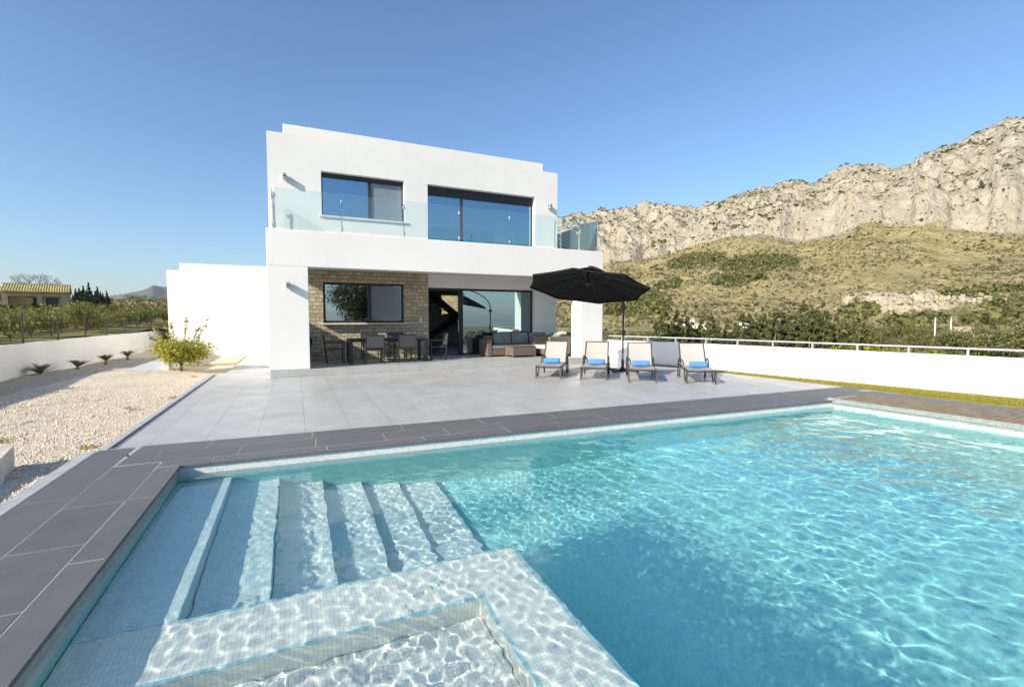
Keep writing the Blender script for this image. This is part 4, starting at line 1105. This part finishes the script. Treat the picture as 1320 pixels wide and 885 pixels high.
# dry tufts in the gravel
def tuft(seed):
    rng = np.random.default_rng(seed); n = 26; P = rng.normal(0, 1, (n, 3))*np.array([.06,.06,.015]) + np.array([0,0,.02])
    V, F = leaf_mesh(P, .05, rng, .45); o = mesh_np('dry_tuft', V, F, M['leaf_dry']); return o
tf = tuft(1)
for i, (x, y) in enumerate([(-2.42, 7.55), (-3.75, 8.3), (-3.55, 8.35), (-2.35, 11.6), (-2.15, 14.8), (-2.6, 15.4), (-2.72, 10.4), (-4.3, 9.8), (-5.2, 8.6)]):
    o = tf if i == 0 else tf.copy()
    if i: COL.objects.link(o)
    o.location = (x, y, float(gravel_z(np.array([x]), np.array([y]))[0])+.01); o.rotation_euler = (0, 0, i*1.3); o.scale = (1+.3*math.sin(i), 1, 1)
    tag(o, 'dry yellow leafy tuft lying on the pale gravel', 'weed', 'dry tufts on the gravel')

# orchard beyond the left fence
op = [[make_tree('orchard_tree', 'round', 1.20, 1.95, 30+i, M['leaf_orchard'], .10, 34, 46, .24, .03), False] for i in range(3)]
spots = []
rng = np.random.default_rng(4)
fz1 = lambda x, y: float(field_z(np.array([x]), np.array([y]))[0])
for row in range(13):
    x = -8.4 - row*2.3
    for kx in range(32):
        y = 12.0 + row*1.9 + kx*1.5 + rng.normal(0, .2); xx = x + rng.normal(0, .2)
        br_ = math.atan2(xx, y) - YAW
        if not (-R(52) < br_ < -R(34)) or y > 52 or math.hypot(xx, y) > 44: continue
        spots.append((xx, y, fz1(xx, y)-.05, rng.uniform(.74, 1.02), rng.uniform(0, 6), int(rng.integers(0, 3))))
plant_copies(op, spots, 'young green orchard tree growing in the rows behind the wire fence', 'tree', 'orchard trees behind the fence')
# clipped dark hedge behind the orchard
rng = np.random.default_rng(9); n = 15000
q = rng.random(n); ax_, ay_ = np.array([-50.0, 36.0]), np.array([-14.5, 52.0])
P = ax_ + (ay_-ax_)*q[:,None] + rng.normal(0, .25, (n, 2))
hz = field_z(P[:,0], P[:,1]); top_ = .95 + .22*fbm(q*26, 0*q, 0*q, 3)
P3 = np.stack([P[:,0], P[:,1], hz + top_*rng.random(n)**.5], -1); V, F = leaf_mesh(P3, .20, rng, .6)
tag(mesh_np('hedge', V, F, M['leaf_hedge']), 'long low dark green hedge running behind the orchard trees', 'hedge')

# ------------------------------------------------------------------ cottage and trees far left
def at(px, dist): b = bearing(px); return dist*math.sin(b), dist*math.cos(b)
M['cream'] = noisy('cream_render', (.56,.46,.27), (.66,.55,.34), 1.2, .9)
M['brown'] = noisy('brown_render', (.36,.28,.18), (.44,.35,.23), 1.2, .9)
M['tile'] = noisy('mossy_roof_tile', (.30,.24,.10), (.50,.42,.16), 1.6, .85)
cxp, cyp = at(48.5, 120)
cz = fz1(cxp, cyp) - .35
cot = empty('cottage', (cxp, cyp, cz), -math.atan2(cxp, cyp)-R(4), 'cream cottage with ribbed yellowish tiled roof and open porch beyond the orchard', 'house')
def cb(mb, name, mat, par=None, **kw): return mb.build(name, M[mat], par or cot, **kw)
W2 = 4.25
mb = MB()
mb.box(-W2, -W2+.75, -.3, 7, 0, 3.3); mb.box(W2-1.1, W2, -.3, 7, 0, 3.3); mb.box(.05, .75, -.3, .3, 0, 3.3); mb.box(-W2+.75, W2-1.1, -.298, .3, 2.55, 3.3)
mb.box(-W2+.75, W2-1.1, 6.8, 7, 0, 3.3)
cb(mb, 'wall', 'brown')
cb(MB().box(-W2+.755, .7, 1.5, 1.7, 0, 2.55).box(.705, W2-1.105, .9, 1.1, 0, 2.55), 'porch_wall', 'cream')
cb(MB().box(-.55, -.05, 1.44, 1.497, 0, 2.3), 'door', 'alu'); 
w_ = cb(MB().box(1.15, 2.75, .84, .897, .9, 2.35), 'window', 'alu'); cb(MB().box(1.22, 2.68, .82, .838, .97, 2.28), 'pane', 'room', w_)
mb = MB()
for i in range(26):       # barrel tiles
    xc = -W2-.2 + (2*W2+.4)*(i+.5)/26; r_ = (2*W2+.4)/52
    v = []; 
    for yy, zz in ((-.75, 3.28), (3.6, 4.75)):
        for k_ in range(7): a = math.pi*k_/6; v.append((xc-r_*math.cos(a), yy, zz+r_*1.15*math.sin(a)))
    mb.add(v, [(j, j+1, 8+j, 7+j) for j in range(6)] + [tuple(range(6, -1, -1))])
mb.add([(-W2-.2,-.75,3.27),(W2+.2,-.75,3.27),(W2+.2,3.6,4.74),(-W2-.2,3.6,4.74),(-W2-.2,3.6,4.85),(W2+.2,3.6,4.85),(W2+.2,7.4,3.3),(-W2-.2,7.4,3.3)], [(0,1,2,3),(4,5,6,7)])
rf = cb(mb, 'roof', 'tile')
cb(MB().box(-W2-.22, W2+.22, 3.5, 3.75, 4.78, 5.0), 'ridge', 'brown', rf)
# cypress row right of the cottage
cyps = [[make_tree('cypress_tree', 'column', 4.1, 1.25, 50+i, M['leaf_cypress'], .17, 190, 22, .1, .12), False] for i in range(2)]
sp = []
for px_c, h_ in ((95, .72), (99, .86), (103.5, 1.12), (106, .8), (109, 1.08), (113, .95), (116, 1.12), (119.5, .92), (124, .9), (127, .98), (131, .95), (134, .8), (139, .85)):
    x, y = at(px_c, 112 + 5*math.sin(px_c)); sp.append((x, y, fz1(x, y)-.3, h_, px_c, int(px_c) % 2))
plant_copies(cyps, sp, 'dark cypress in the row right of the cottage', 'tree', 'cypresses beside the cottage')
# bare tree behind the cottage
rng = np.random.default_rng(2); x, y = at(48, 140); bt = empty('bare_tree', (x, y, fz1(x, y)-.2), 0, 'pale leafless tree showing above the cottage roof', 'tree')
mb = MB(); mb.tube([(0,0,0),(0,0,1.5),(.1,0,3)], [.25,.2,.16], 7)
br2 = MB()
def branch(mb, p, d, L_, r_, lv):
    e = p + d*L_; mb.tube([p, p+d*L_*.5+Vector(rng.normal(0,.06,3))*L_, e], [r_, r_*.8, r_*.6], 4, False)
    if lv:
        for _ in range(4): branch(mb, e, (d + Vector(rng.normal(0, .55, 3))).normalized(), L_*.68, r_*.55, lv-1)
for i in range(7): branch(br2, Vector((.1,0,2.8)), Vector((math.cos(i*.9)*.9, math.sin(i*.9)*.9, .75)).normalized(), 2.0, .07, 4)
mb.build('trunk', M['bark'], bt, smooth=True); br2.build('crown', M['bark'], bt)
# brush belt on the crest
rng = np.random.default_rng(12); n = 2600
Pc = []; 
for i in range(n):
    px_c = rng.uniform(-130, 330); d_ = rng.uniform(125, 300); x, y = at(px_c, d_)
    if x > -7: continue
    zz = fz1(x, y); hgt = rng.uniform(.5, 2.2); k_ = 16; u = rng.normal(0, 1, (k_, 3)); u /= np.linalg.norm(u, axis=1)[:,None]
    Pc.append(np.array([x, y, zz+hgt*.5]) + u*np.array([hgt*.8, hgt*.8, hgt*.55])*rng.random((k_,1))**.4)
Pc = np.concatenate(Pc); V, F = leaf_mesh(Pc, .55, rng, .7)
tag(mesh_np('brush', V, F, M['leaf_brush']), kind='stuff')
rng = np.random.default_rng(13)
gp = [[make_tree('field_tree', 'round', 4.0, 4.2, 70+i, M['leaf_orchard'], .34, 22, 26, .22, .12), False] for i in range(2)]
sp = []
for px_c, d_, s_ in ((2, 150, .9), (-6, 135, 1.0), (150, 210, .9), (158, 190, .7), (168, 230, 1.1), (176, 215, 1.0), (184, 240, .9), (193, 225, 1.1), (203, 235, 1.0), (210, 205, .8), (146, 160, .6), (88, 150, .7)):
    x, y = at(px_c, d_); sp.append((x, y, fz1(x, y)-.4, s_, px_c, int(px_c+6) % 2))
plant_copies(gp, sp, 'olive green tree on the brushy crest beyond the orchard', 'tree', 'trees on the far crest')
# olive tree behind the camera that the porch window mirrors
ot = make_tree('olive_tree', 'round', 5.6, 6.6, 90, M['leaf_olive'], .20, 110, 130, .16, .22)
ot.location = (5.6, -12.5, -.1); tag(ot, 'large olive tree mirrored in the window of the stone wall', 'tree')
# ------------------------------------------------------------------ mountains
def elev(px, py):      # (bearing, tangent of elevation) of a sight line of the survey
    px = np.asarray(px, float); py = np.asarray(py, float)
    fwd = 604.8*math.cos(PITCH) + (442.5-py)*math.sin(PITCH); up = -604.8*math.sin(PITCH) + (442.5-py)*math.cos(PITCH); lat = px-660
    return YAW + np.arctan2(lat, fwd), up/np.hypot(fwd, lat)
sky_pts = [(380,330),(480,318),(560,305),(620,296),(680,286),(718,283),(768,277),(800,273),(840,270),(863,268.5),(880,271),(899,276),(920,269),(949,262),(983,252),(1000,245),(1017,238.5),(1035,237),(1048,240),(1075,229),(1099,218.5),(1125,219),(1155,220.5),(1172,214),(1189,208.5),(1215,197),(1241,185),(1262,173),(1284,161.5),(1299,155),(1320,153),(1360,146),(1420,150),(1500,170),(1620,230),(1760,290)]
base_pts = [(380,372),(560,360),(680,350),(786,338),(850,330),(902,316),(940,306),(983,302),(1035,311),(1078,301),(1116,288),(1172,290),(1228,295),(1267,300),(1320,302),(1420,306),(1620,330),(1760,350)]
sb, se = elev(*zip(*sky_pts)); bb, be = elev(*zip(*base_pts))
B0, B1 = bearing(380), bearing(1760)
na = 1000
bs = np.linspace(B0, B1, na)
rr = np.concatenate([np.linspace(210, 560, 80), np.linspace(561.7, 925, 220), np.linspace(930, 1500, 22)])
BB, RR = np.meshgrid(bs, rr, indexing='ij')
X = RR*np.sin(BB); Y = RR*np.cos(BB)
Es = np.interp(BB, sb, se); Eb = np.interp(BB, bb, be)
g1 = fbm(BB*9, 0*BB, 0*BB+1, 3); g2 = fbm(BB*34, RR/160, 0*BB+4, 3)
r2 = 590 + 26*g1 + 18*g2                     # foot of the cliffs
r3 = 850 + 40*g1 - 10*g2                     # crest
t1 = np.clip((RR-230)/(r2-230), 0, 1)
zb = 1.6 + Eb*r2
z_slope = -6.2 + (zb+6.2)*(.32*t1 + .68*t1**1.6)
t2 = np.clip((RR-r2)/(r3-r2), 0, 1)
zs = 1.6 + Es*r3
# cliff band below, broken slabs and ledges above
prof = .55*t2**.62 + .45*t2
z_rock = zb + (zs-zb)*np.clip(prof, 0, 1.02)
t3 = np.clip((RR-r3)/650, 0, 1)
Z = np.where(RR < r2, z_slope, z_rock) - np.where(RR > r3, t3**.8*110, 0)
rock = smooth((RR-r2+24+34*fbm(X/38, Y/38, 0*X+11, 4))/30)*(1-smooth((RR-r3-5)/60)*.35)
# relief: crags, gullies and boulders
wx = 12*fbm(X/70, Y/70, 0*X+2, 3); wy = 12*fbm(X/70, Y/70, 0*X+9, 3)
Xw_, Yw_ = X+wx, Y+wy
st_ = .5*X+.87*Y; rel = 15*fbm(Xw_/110, Yw_/110, 0*X, 3, True) + 9*fbm(Xw_/42, Yw_/42, 0*X+5, 3, True) + 5.0*fbm(Xw_/15, Yw_/15, 0*X+7, 3, True) + 2.6*fbm(Xw_/6.5, Yw_/6.5, 0*X+3, 2) + 4.5*fbm(BB*46+wx/40, RR/130, 0*Z, 4, True) + 5*fbm(BB*28+RR/55, 0*Z, 0*Z+2, 3, True)
env = smooth((RR-r2+8)/45)*(1-.80*smooth((RR-r3+75)/70))
Z = Z + (rel-4)*env*.95
Z = Z + (1-rock)*(3.0*fbm(X/60, Y/60, 0*X, 4) + 1.2*fbm(X/12, Y/12, 0*X+3, 3))*np.clip((RR-240)/120, 0, 1)
# spurs and gullies on the scree
Z = Z + (1-rock)*7*fbm(BB*22, RR/400, 0*X+8, 3)*np.clip((RR-300)/200, 0, 1)*(1-smooth((RR-r2+60)/60))
# crest teeth
Z = Z + 2.2*fbm(BB*90, RR/40, 0*X, 4)*smooth((RR-r3+60)/50)*(1-smooth((RR-r3-40)/60))
# quarry cut: cream benches on the lower slope
qb, qe = elev([1062, 1262], [390, 380]); 
qa = smooth((BB-qb[0])/.03)*(1-smooth((BB-qb[1])/.05))
qpx, qtop = np.array([1040, 1100, 1160, 1220, 1280]), np.array([400, 402, 402, 397, 388])
qb2, qe2 = elev(qpx, qtop); ql = np.interp(bs, qb2, qe2)
el_ = (Z-1.6)/RR; low = np.argmax(el_ >= ql[:,None], axis=1)
qr = rr[low][:,None] + 6*fbm(BB*40, 0*BB, 0*BB, 3)
quarry = np.zeros_like(Z); dz = np.zeros_like(Z)
for d0, hgt, wdt in ((0, 5.5, .0), (15, 9.5, .012), (34, 4.5, .03)):
    j_ = 4*fbm(BB*70, 0*BB, 0*BB+d0, 3)
    m_ = smooth((BB-qb[0]-wdt)/.03)*(1-smooth((BB-qb[1]+wdt)/.05))
    dz += hgt*smooth((RR-qr-d0-j_)/2.2)
    quarry = np.maximum(quarry, m_*smooth((RR-qr-d0-j_+4)/3)*(1-smooth((RR-qr-d0-j_-6)/5)))
    quarry = np.maximum(quarry, .62*m_*smooth((RR-qr-d0-j_+12)/6)*(1-smooth((RR-qr-d0-j_-6)/5)))
hi_ = np.minimum(np.searchsorted(rr, qr[:,0]+46), len(rr)-1); ar_ = np.arange(na)
zl_, zh_ = Z[ar_, low][:,None], Z[ar_, hi_][:,None]
zq_ = zl_ + (zh_-zl_)*np.clip(dz/19.5, 0, 1)
win_ = qa*smooth((RR-qr+3)/3)*(1-smooth((RR-qr-44)/3))
Z = Z*(1-win_) + zq_*win_
V = np.stack([X, Y, Z], -1).reshape(-1, 3)
idx = np.arange(V.shape[0]).reshape(BB.shape)
F = np.stack([idx[:-1,:-1], idx[:-1,1:], idx[1:,1:], idx[1:,:-1]], -1).reshape(-1, 4)
k = N('limestone_mountain'); p = k.geo()
def attr(nm): a = k.n('Attribute', attribute_name=nm); return a.outputs['Fac']
rk = attr('rock'); qy = attr('quarry')
n1 = k.noise(p, .035, 8, .62); n2 = k.noise(p, .16, 6, .6); n3 = k.noise(p, .6, 4, .6)
rockc = k.ramp(n1, [(.30,(.36,.315,.235)),(.48,(.45,.40,.31)),(.7,(.54,.485,.39))])
rockc = k.mix(k.ramp(n2, [(.55,(0,0,0)),(.75,(.75,)*3)]), rockc, (.30,.27,.23))
mpv = k.n('Mapping'); mpv.inputs['Scale'].default_value = (.035,.035,.008); k.l(p, mpv.inputs[0])
ocr = k.noise(mpv.outputs[0], 1.0, 5, .6)
rockc = k.mix(k.ramp(ocr, [(.57,(0,0,0)),(.72,(.5,)*3)]), rockc, (.56,.42,.24))
mpc = k.n('Mapping'); mpc.inputs['Scale'].default_value = (.045,.045,.020); mpc.inputs['Rotation'].default_value = (.5,.3,0); k.l(p, mpc.inputs[0])
crv = k.n('TexVoronoi', feature='DISTANCE_TO_EDGE', i_Scale=1.0); k.l(k.mix(.55, mpc.outputs[0], k.n('TexNoise', i_Scale=.09).outputs['Color'], 'ADD'), crv.inputs['Vector'])
crk = k.ramp(k.math('ADD', crv.outputs['Distance'], k.math('MULTIPLY', k.math('SUBTRACT', n2, .5), .30)), [(0,(.28,)*3),(.035,(0,0,0))])
rockc = k.mix(crk, rockc, (.17,.15,.115))
grass_c = k.ramp(n2, [(.32,(.33,.27,.115)),(.5,(.46,.375,.18)),(.7,(.56,.46,.26))])
grass_c = k.mix(k.ramp(n1, [(.42,(0,0,0)),(.62,(.6,)*3)]), grass_c, (.24,.215,.095))
stone_s = k.ramp(k.noise(p, .11, 7, .7), [(.60,(0,0,0)),(.68,(.8,)*3)])
grass_c = k.mix(stone_s, grass_c, (.50,.44,.34))
edge_n = k.math('ADD', rk, k.math('MULTIPLY', k.math('SUBTRACT', n2, .5), 1.5))
col = k.mix(k.ramp(edge_n, [(.35,(0,0,0)),(.6,(1,)*3)]), grass_c, rockc)
# grass on the gentler ledges of the rock
g = k.n('NewGeometry'); sx = k.n('SeparateXYZ'); k.l(g.outputs['Normal'], sx.inputs[0])
led = k.math('MULTIPLY', k.ramp(k.math('ADD', sx.outputs[2], k.math('MULTIPLY', k.math('SUBTRACT', n3, .5), .5)), [(.72,(0,0,0)),(.9,(.7,)*3)]), rk)
col = k.mix(led, col, (.30,.26,.14))
# maquis bushes too small to stand as bodies
vo = k.n('TexVoronoi', i_Scale=.16); k.l(p, vo.inputs['Vector']); rgb = k.n('SeparateColor'); k.l(vo.outputs['Color'], rgb.inputs[0])
bush = k.math('MULTIPLY', k.math('LESS_THAN', vo.outputs['Distance'], k.math('MULTIPLY', rgb.outputs[0], .30)), k.math('GREATER_THAN', k.math('ADD', n1, k.math('MULTIPLY', rgb.outputs[1], .25)), .55))
col = k.mix(k.math('MULTIPLY', bush, .85), col, (.085,.085,.035))
qcol = k.ramp(n2, [(.3,(.52,.42,.27)),(.6,(.70,.60,.43))])
col = k.mix(k.ramp(k.math('ADD', qy, k.math('MULTIPLY', k.math('SUBTRACT', n2, .5), .8)), [(.4,(0,0,0)),(.62,(1,)*3)]), col, qcol)
k.base(col, .95, 0, .1)
bh = k.math('SUBTRACT', k.math('ADD', k.math('MULTIPLY', k.noise(p, .12, 8, .65), 3.0), k.math('MULTIPLY', k.noise(p, .55, 6, .6), .6)), k.math('MULTIPLY', crk, .5))
bm_ = k.bump(bh, .9, 3.0)
M['mountain'] = k.m
tag(mesh_np('mountain', V, F, M['mountain'], None, True, {'rock': rock.ravel(), 'quarry': quarry.ravel()}), kind='structure')

def mount_z(b, r):
    i = np.clip((np.asarray(b)-B0)/(B1-B0)*(na-1), 0, na-1.001); j = np.clip(np.interp(r, rr, np.arange(len(rr))), 0, len(rr)-1.001)
    i0 = i.astype(int); j0 = j.astype(int); u = i-i0; v_ = j-j0
    return Z[i0,j0]*(1-u)*(1-v_) + Z[i0+1,j0]*u*(1-v_) + Z[i0,j0+1]*(1-u)*v_ + Z[i0+1,j0+1]*u*v_
def gz(b, r):
    b = np.asarray(b, float); r = np.asarray(r, float)
    tz = terrain_z(r*np.sin(b), r*np.cos(b))
    return np.where(r > 212, np.maximum(tz, mount_z(b, np.maximum(r, 211))), tz)
# bushes: icosphere-like tufts of big facets, thousands of them on the slope
def tufts(B_, R_, size, k_, rng, leaf, flat=.75):
    n = len(B_); x = R_*np.sin(B_); y = R_*np.cos(B_); z = gz(B_, R_)
    u = rng.normal(0, 1, (n, k_, 3)); u /= np.linalg.norm(u, axis=2)[...,None]; u[...,2] = np.abs(u[...,2])*1.2 - .2
    P = np.stack([x, y, z], -1)[:,None,:] + u*(size[:,None,None]*np.array([1,1,flat]))*(rng.random((n, k_, 1))**.35)
    P[...,2] += size[:,None]*.15
    s = np.repeat(size*leaf, k_)
    P = P.reshape(-1, 3); O = u.reshape(-1, 3)
    V, F = leaf_mesh(P, 1.0, rng, .8, outward=O); V = (V.reshape(-1,4,3)-P[:,None])*s[:,None,None] + P[:,None]
    return V.reshape(-1,3), F
rng = np.random.default_rng(21)
n = 62000
B_ = rng.uniform(bearing(640), bearing(1520), n); R_ = 250 + (840-250)*rng.random(n)**.85
dens = fbm(R_*np.sin(B_)/45, R_*np.cos(B_)/45, 0*B_, 4)
keep = rng.random(n) < np.clip(.40 + .8*dens, .06, 1)*np.where(R_ > 595, .52, 1)
B_, R_ = B_[keep], R_[keep]; sz = np.exp(rng.normal(math.log(.62), .45, len(B_)))*np.where(R_ < 400, 1.0, np.where(R_ > 595, 1.75, 1.0))
V, F = tufts(B_, R_, sz, 7, rng, 1.0)
tag(mesh_np('scrub', V, F, M['leaf_scrub']), kind='stuff')
# pine woods: dark patches lying across the slope
def px_patch(px0, py0, px1, py1, wid, n, rng):
    """points on the slope between two survey sights, spread up and down by wid (in tangent)"""
    q = rng.random(n); px = px0+(px1-px0)*q; py = py0+(py1-py0)*q + rng.normal(0, 1, n)*wid*(.35+.65*np.sin(math.pi*q))
    b, e = elev(px, py); r = np.full(n, np.nan)
    cand = np.linspace(215, 700, 160)
    for j in range(len(cand)-1, -1, -1):
        ej = (mount_z(b, np.full(n, cand[j]))-1.6)/cand[j]
        r = np.where(ej >= e, cand[j], r)
    ok = ~np.isnan(r); return b[ok], r[ok]+rng.uniform(-1.5, 1.5, ok.sum())
bl, rl_ = [], []
for (a, n_) in (((862, 342, 935, 332, 5.5), 620), ((930, 344, 1010, 338, 6.5), 760), ((985, 334, 1030, 338, 4), 130), ((915, 364, 985, 356, 4.5), 430), ((790, 394, 862, 388, 7), 760), ((845, 372, 880, 364, 3), 110),
                ((780, 402, 860, 398, 4), 380), ((1085, 405, 1130, 402, 4), 200), ((1215, 381, 1320, 374, 1.6), 130), ((1270, 398, 1330, 392, 5), 90), ((1140, 418, 1220, 412, 4), 160), ((1240, 414, 1330, 408, 5), 180)):
    b, r = px_patch(*a, n_, rng); bl.append(b); rl_.append(r)
B_ = np.concatenate(bl); R_ = np.concatenate(rl_); sz = np.exp(rng.normal(math.log(1.7), .3, len(B_)))
V, F = tufts(B_, R_, sz, 14, rng, .75, 1.15)
tag(mesh_np('pine_woods', V, F, M['leaf_broad']), kind='stuff')
# olive and shrub belt on the plain below the slope
n = 900; B_ = rng.uniform(bearing(700), bearing(1560), n); R_ = 75 + (330-75)*rng.random(n)**.7
dens = fbm(R_*np.sin(B_)/22, R_*np.cos(B_)/22, 0*B_+5, 3); keep = rng.random(n) < np.clip(.35+1.1*dens, .03, 1); B_, R_ = B_[keep], R_[keep]
sz = np.exp(rng.normal(math.log(1.15), .4, len(B_))); V, F = tufts(B_, R_, sz, 26, rng, .48, .9)
tag(mesh_np('shrubs', V, F, M['leaf_scrub']), kind='stuff')
# yellow flowering shrubs just beyond the right wall
n = 420; yy = rng.uniform(-2, 11, n); xx = np.interp(yy, [-3, 4.15, 11.05], [15.15, 13.34, 11.63]) + rng.uniform(.5, 3.2, n)
P = []
for i in range(n):
    u = rng.normal(0, 1, (46, 3)); u /= np.linalg.norm(u, axis=1)[:,None]; P.append(np.array([xx[i], yy[i], (.52 if yy[i] < 8 else .34)+.10*math.sin(yy[i]*1.1)-.10*(xx[i]-13.4-(4-yy[i])*.25)]) + u*np.array([.35,.35,.42])*rng.random((46,1))**.4)
P = np.concatenate(P); V, F = leaf_mesh(P, .07, rng, .55)
tag(mesh_np('flowering_shrubs', V, F, M['leaf_yellow']), kind='stuff')
# conifers and broad trees on the plain, one by one
cp = [[make_tree('conifer', 'cone', 9.3, 4.3, 110+i, M['leaf_conifer'], .33, 120, 56, .06, .18), False] for i in range(3)]
cf = [(846,90,.75),(857,88,1.02),(866,95,.85),(873,92,.95),(884,96,.98),(893,99,.8),(904,100,.78),(916,96,1.0),(926,104,.8),(938,108,.72),(948,110,.8),(957,104,.98),(966,108,.9),(974,105,1.05),(983,110,1.0),(992,106,.95),(1000,104,1.15),(1009,108,.95),(1018,105,1.05),(1027,110,1.02),(1036,106,1.12),(1045,104,1.22),(1054,108,1.05),(1061,104,1.1),(1070,110,1.0),(1078,112,.85)]
spots = []
for px_c, d_, s_ in cf:
    b = bearing(px_c); x, y = d_*math.sin(b), d_*math.cos(b); spots.append((x, y, float(gz(b, d_))-.3, s_*.92, px_c*1.7, int(px_c) % 3))
plant_copies(cp, spots, 'dark green conifer in the row beyond the right wall', 'tree', 'conifers beyond the right wall')
rp_ = [[make_tree('broadleaf_tree', 'round', 6.5, 7.4, 130+i, M['leaf_broad'], .40, 42, 46, .16, .2), False] for i in range(3)]
bf = [(1094,108,1.05),(1104,106,1.2),(1114,112,1.1),(1088,130,1.25),(1128,150,1.0),(1145,170,1.2),(1160,165,1.15),(1172,175,1.1),(1186,165,1.2),(1200,172,1.0),(1150,135,.62),(1182,120,.72),(1198,118,.66),
      (1160,118,.5),(1228,98,.85),(1240,96,.95),(1252,100,.8),(1268,96,.78),(1280,92,.85),(1292,95,.75),(1306,92,.9),(1318,90,.95),(1334,92,1.0),(1352,90,1.0),(1230,150,.9),(1262,165,1.0),(1290,160,1.0),(1312,170,1.1),(1085,160,.8),(1060,170,.7),
      (882,170,.6),(900,180,.7),(930,165,.6),(955,175,.7),(990,168,.6),(1030,180,.7),(835,150,.6),(815,140,.7),(800,150,.7),(785,140,.65),(772,150,.7)]
spots = []
for px_c, d_, s_ in bf:
    b = bearing(px_c); x, y = d_*math.sin(b), d_*math.cos(b); spots.append((x, y, float(gz(b, d_))-.3, s_*(.9 if d_ < 125 else .66), px_c*1.3, int(px_c) % 3))
plant_copies(rp_, spots, 'bushy green broadleaf tree on the plain below the mountain', 'tree', 'broadleaf trees on the plain')
# small white farmhouses at the foot of the slope and two utility poles
M['farm'] = noisy('whitewash', (.66,.64,.58), (.76,.74,.68), 1, .9)
M['rooft'] = noisy('pale_roof', (.42,.30,.20), (.52,.38,.26), 2, .9)
def farmhouse(px_c, d_, w_, h_, label, turn=0):
    b = bearing(px_c); x, y = d_*math.sin(b), d_*math.cos(b); t = empty('farmhouse', (x, y, float(gz(b, d_))-.3), -b+turn, label, 'house', 'white farmhouses at the mountain foot')
    MB().box(-w_/2, w_/2, -2.2, 2.2, 0, h_).build('wall', M['farm'], t)
    MB().add([(-w_/2-.2,-2.5,h_+.003),(w_/2+.2,-2.5,h_+.003),(w_/2+.2,0,h_+.9),(-w_/2-.2,0,h_+.9),(-w_/2-.2,2.5,h_+.003),(w_/2+.2,2.5,h_+.003)], [(0,1,2,3),(3,2,5,4),(0,3,4),(1,5,2),(0,4,5,1)]).build('roof', M['rooft'], t)
    for q in (-.28, .22): MB().box(w_*q-.4, w_*q+.4, -2.23, -2.203, h_*.35, h_*.75).build('window', M['alu'], t)
    MB().box(-.4, .4, -2.23, -2.203, 0, h_*.6).build('door', M['alu'], t)
farmhouse(888, 262, 5.5, 3.2, 'small white farmhouse above the conifers, nearest the parasol'); farmhouse(902, 250, 6.5, 2.4, 'low white farmhouse just right of the taller one')
farmhouse(964, 255, 7, 2.8, 'white farmhouse behind the middle of the conifer row'); farmhouse(1243, 240, 5, 2.6, 'tiny white farmhouse above the bushy trees on the right')
farmhouse(1272, 150, 7, 2.2, 'low pale farmhouse between the bushy trees at the right edge', .2)
pp = empty('utility_pole', (0,0,0)); MB().tube([(0,0,-1),(0,0,6.6)], [.16,.11], 8).build('pole', M['farm'], pp); MB().box(-.7, .7, -.05, .05, 6.0, 6.12).build('crossarm', M['bark'], pp)
for i, (px_c, d_, lb) in enumerate(((1206, 135, 'left of the two pale utility poles standing before the trees'), (1226.5, 128, 'right of the two pale utility poles, the taller looking one'))):
    b = bearing(px_c); o = pp if i == 0 else copy_tree(pp); o.location = (d_*math.sin(b), d_*math.cos(b), float(gz(b, d_))); o.rotation_euler = (0,0,-b); tag(o, lb, 'utility pole', 'utility poles on the plain')
# distant blue range, kilometres away on the left
hp = [(-220,386),(-120,378),(-60,370),(-20,367),(2,368),(6,374),(40,384),(90,386),(120,384),(143,381),(163,378),(181,374.5),(190,371),(197,367.5),(205,369),(212,370),(230,364),(260,360),(300,366),(340,372),(380,381),(450,386)]
hb, he = elev(*zip(*hp)); nb_ = 300; bs2 = np.linspace(hb[0], hb[-1], nb_); r_h = np.concatenate([np.linspace(5600, 7400, 30), np.linspace(7500, 9500, 12)])
BB2, RR2 = np.meshgrid(bs2, r_h, indexing='ij'); e2 = np.interp(BB2, hb, he)
rid = 7300 + 250*fbm(BB2*20, 0*BB2, 0*BB2, 3); t_ = np.clip((RR2-5600)/(rid-5600), 0, 1); zr = 1.6+e2*rid
Z2 = np.where(RR2 < rid, -60 + (zr+60)*(.35*t_+.65*t_**1.6), zr - (RR2-rid)*.25) + 45*fbm(RR2*np.sin(BB2)/420, RR2*np.cos(BB2)/420, 0*BB2, 4)*smooth(t_*3)*(1-smooth((t_-.8)/.2)*.8)
V = np.stack([RR2*np.sin(BB2), RR2*np.cos(BB2), Z2], -1).reshape(-1,3); idx = np.arange(V.shape[0]).reshape(BB2.shape)
M['far'] = noisy('far_hills', (.06,.08,.07), (.13,.14,.11), .004, .95, 0, 0)
tag(mesh_np('hills', V, np.stack([idx[:-1,:-1], idx[:-1,1:], idx[1:,1:], idx[1:,:-1]], -1).reshape(-1,4), M['far'], None, True), kind='structure')

# ------------------------------------------------------------------ air
hz_ = MB().box(-11000, 11000, -11000, 11000, -900, 620)
k = N('haze_air'); k.t.nodes.remove(k.b)
pv = k.n('VolumePrincipled'); pv.inputs['Color'].default_value = (.75,.86,1,1); pv.inputs['Density'].default_value = 2.6e-5; pv.inputs['Anisotropy'].default_value = .3
k.l(pv.outputs[0], k.out.inputs['Volume'])
tag(hz_.build('haze', k.m), kind='stuff')
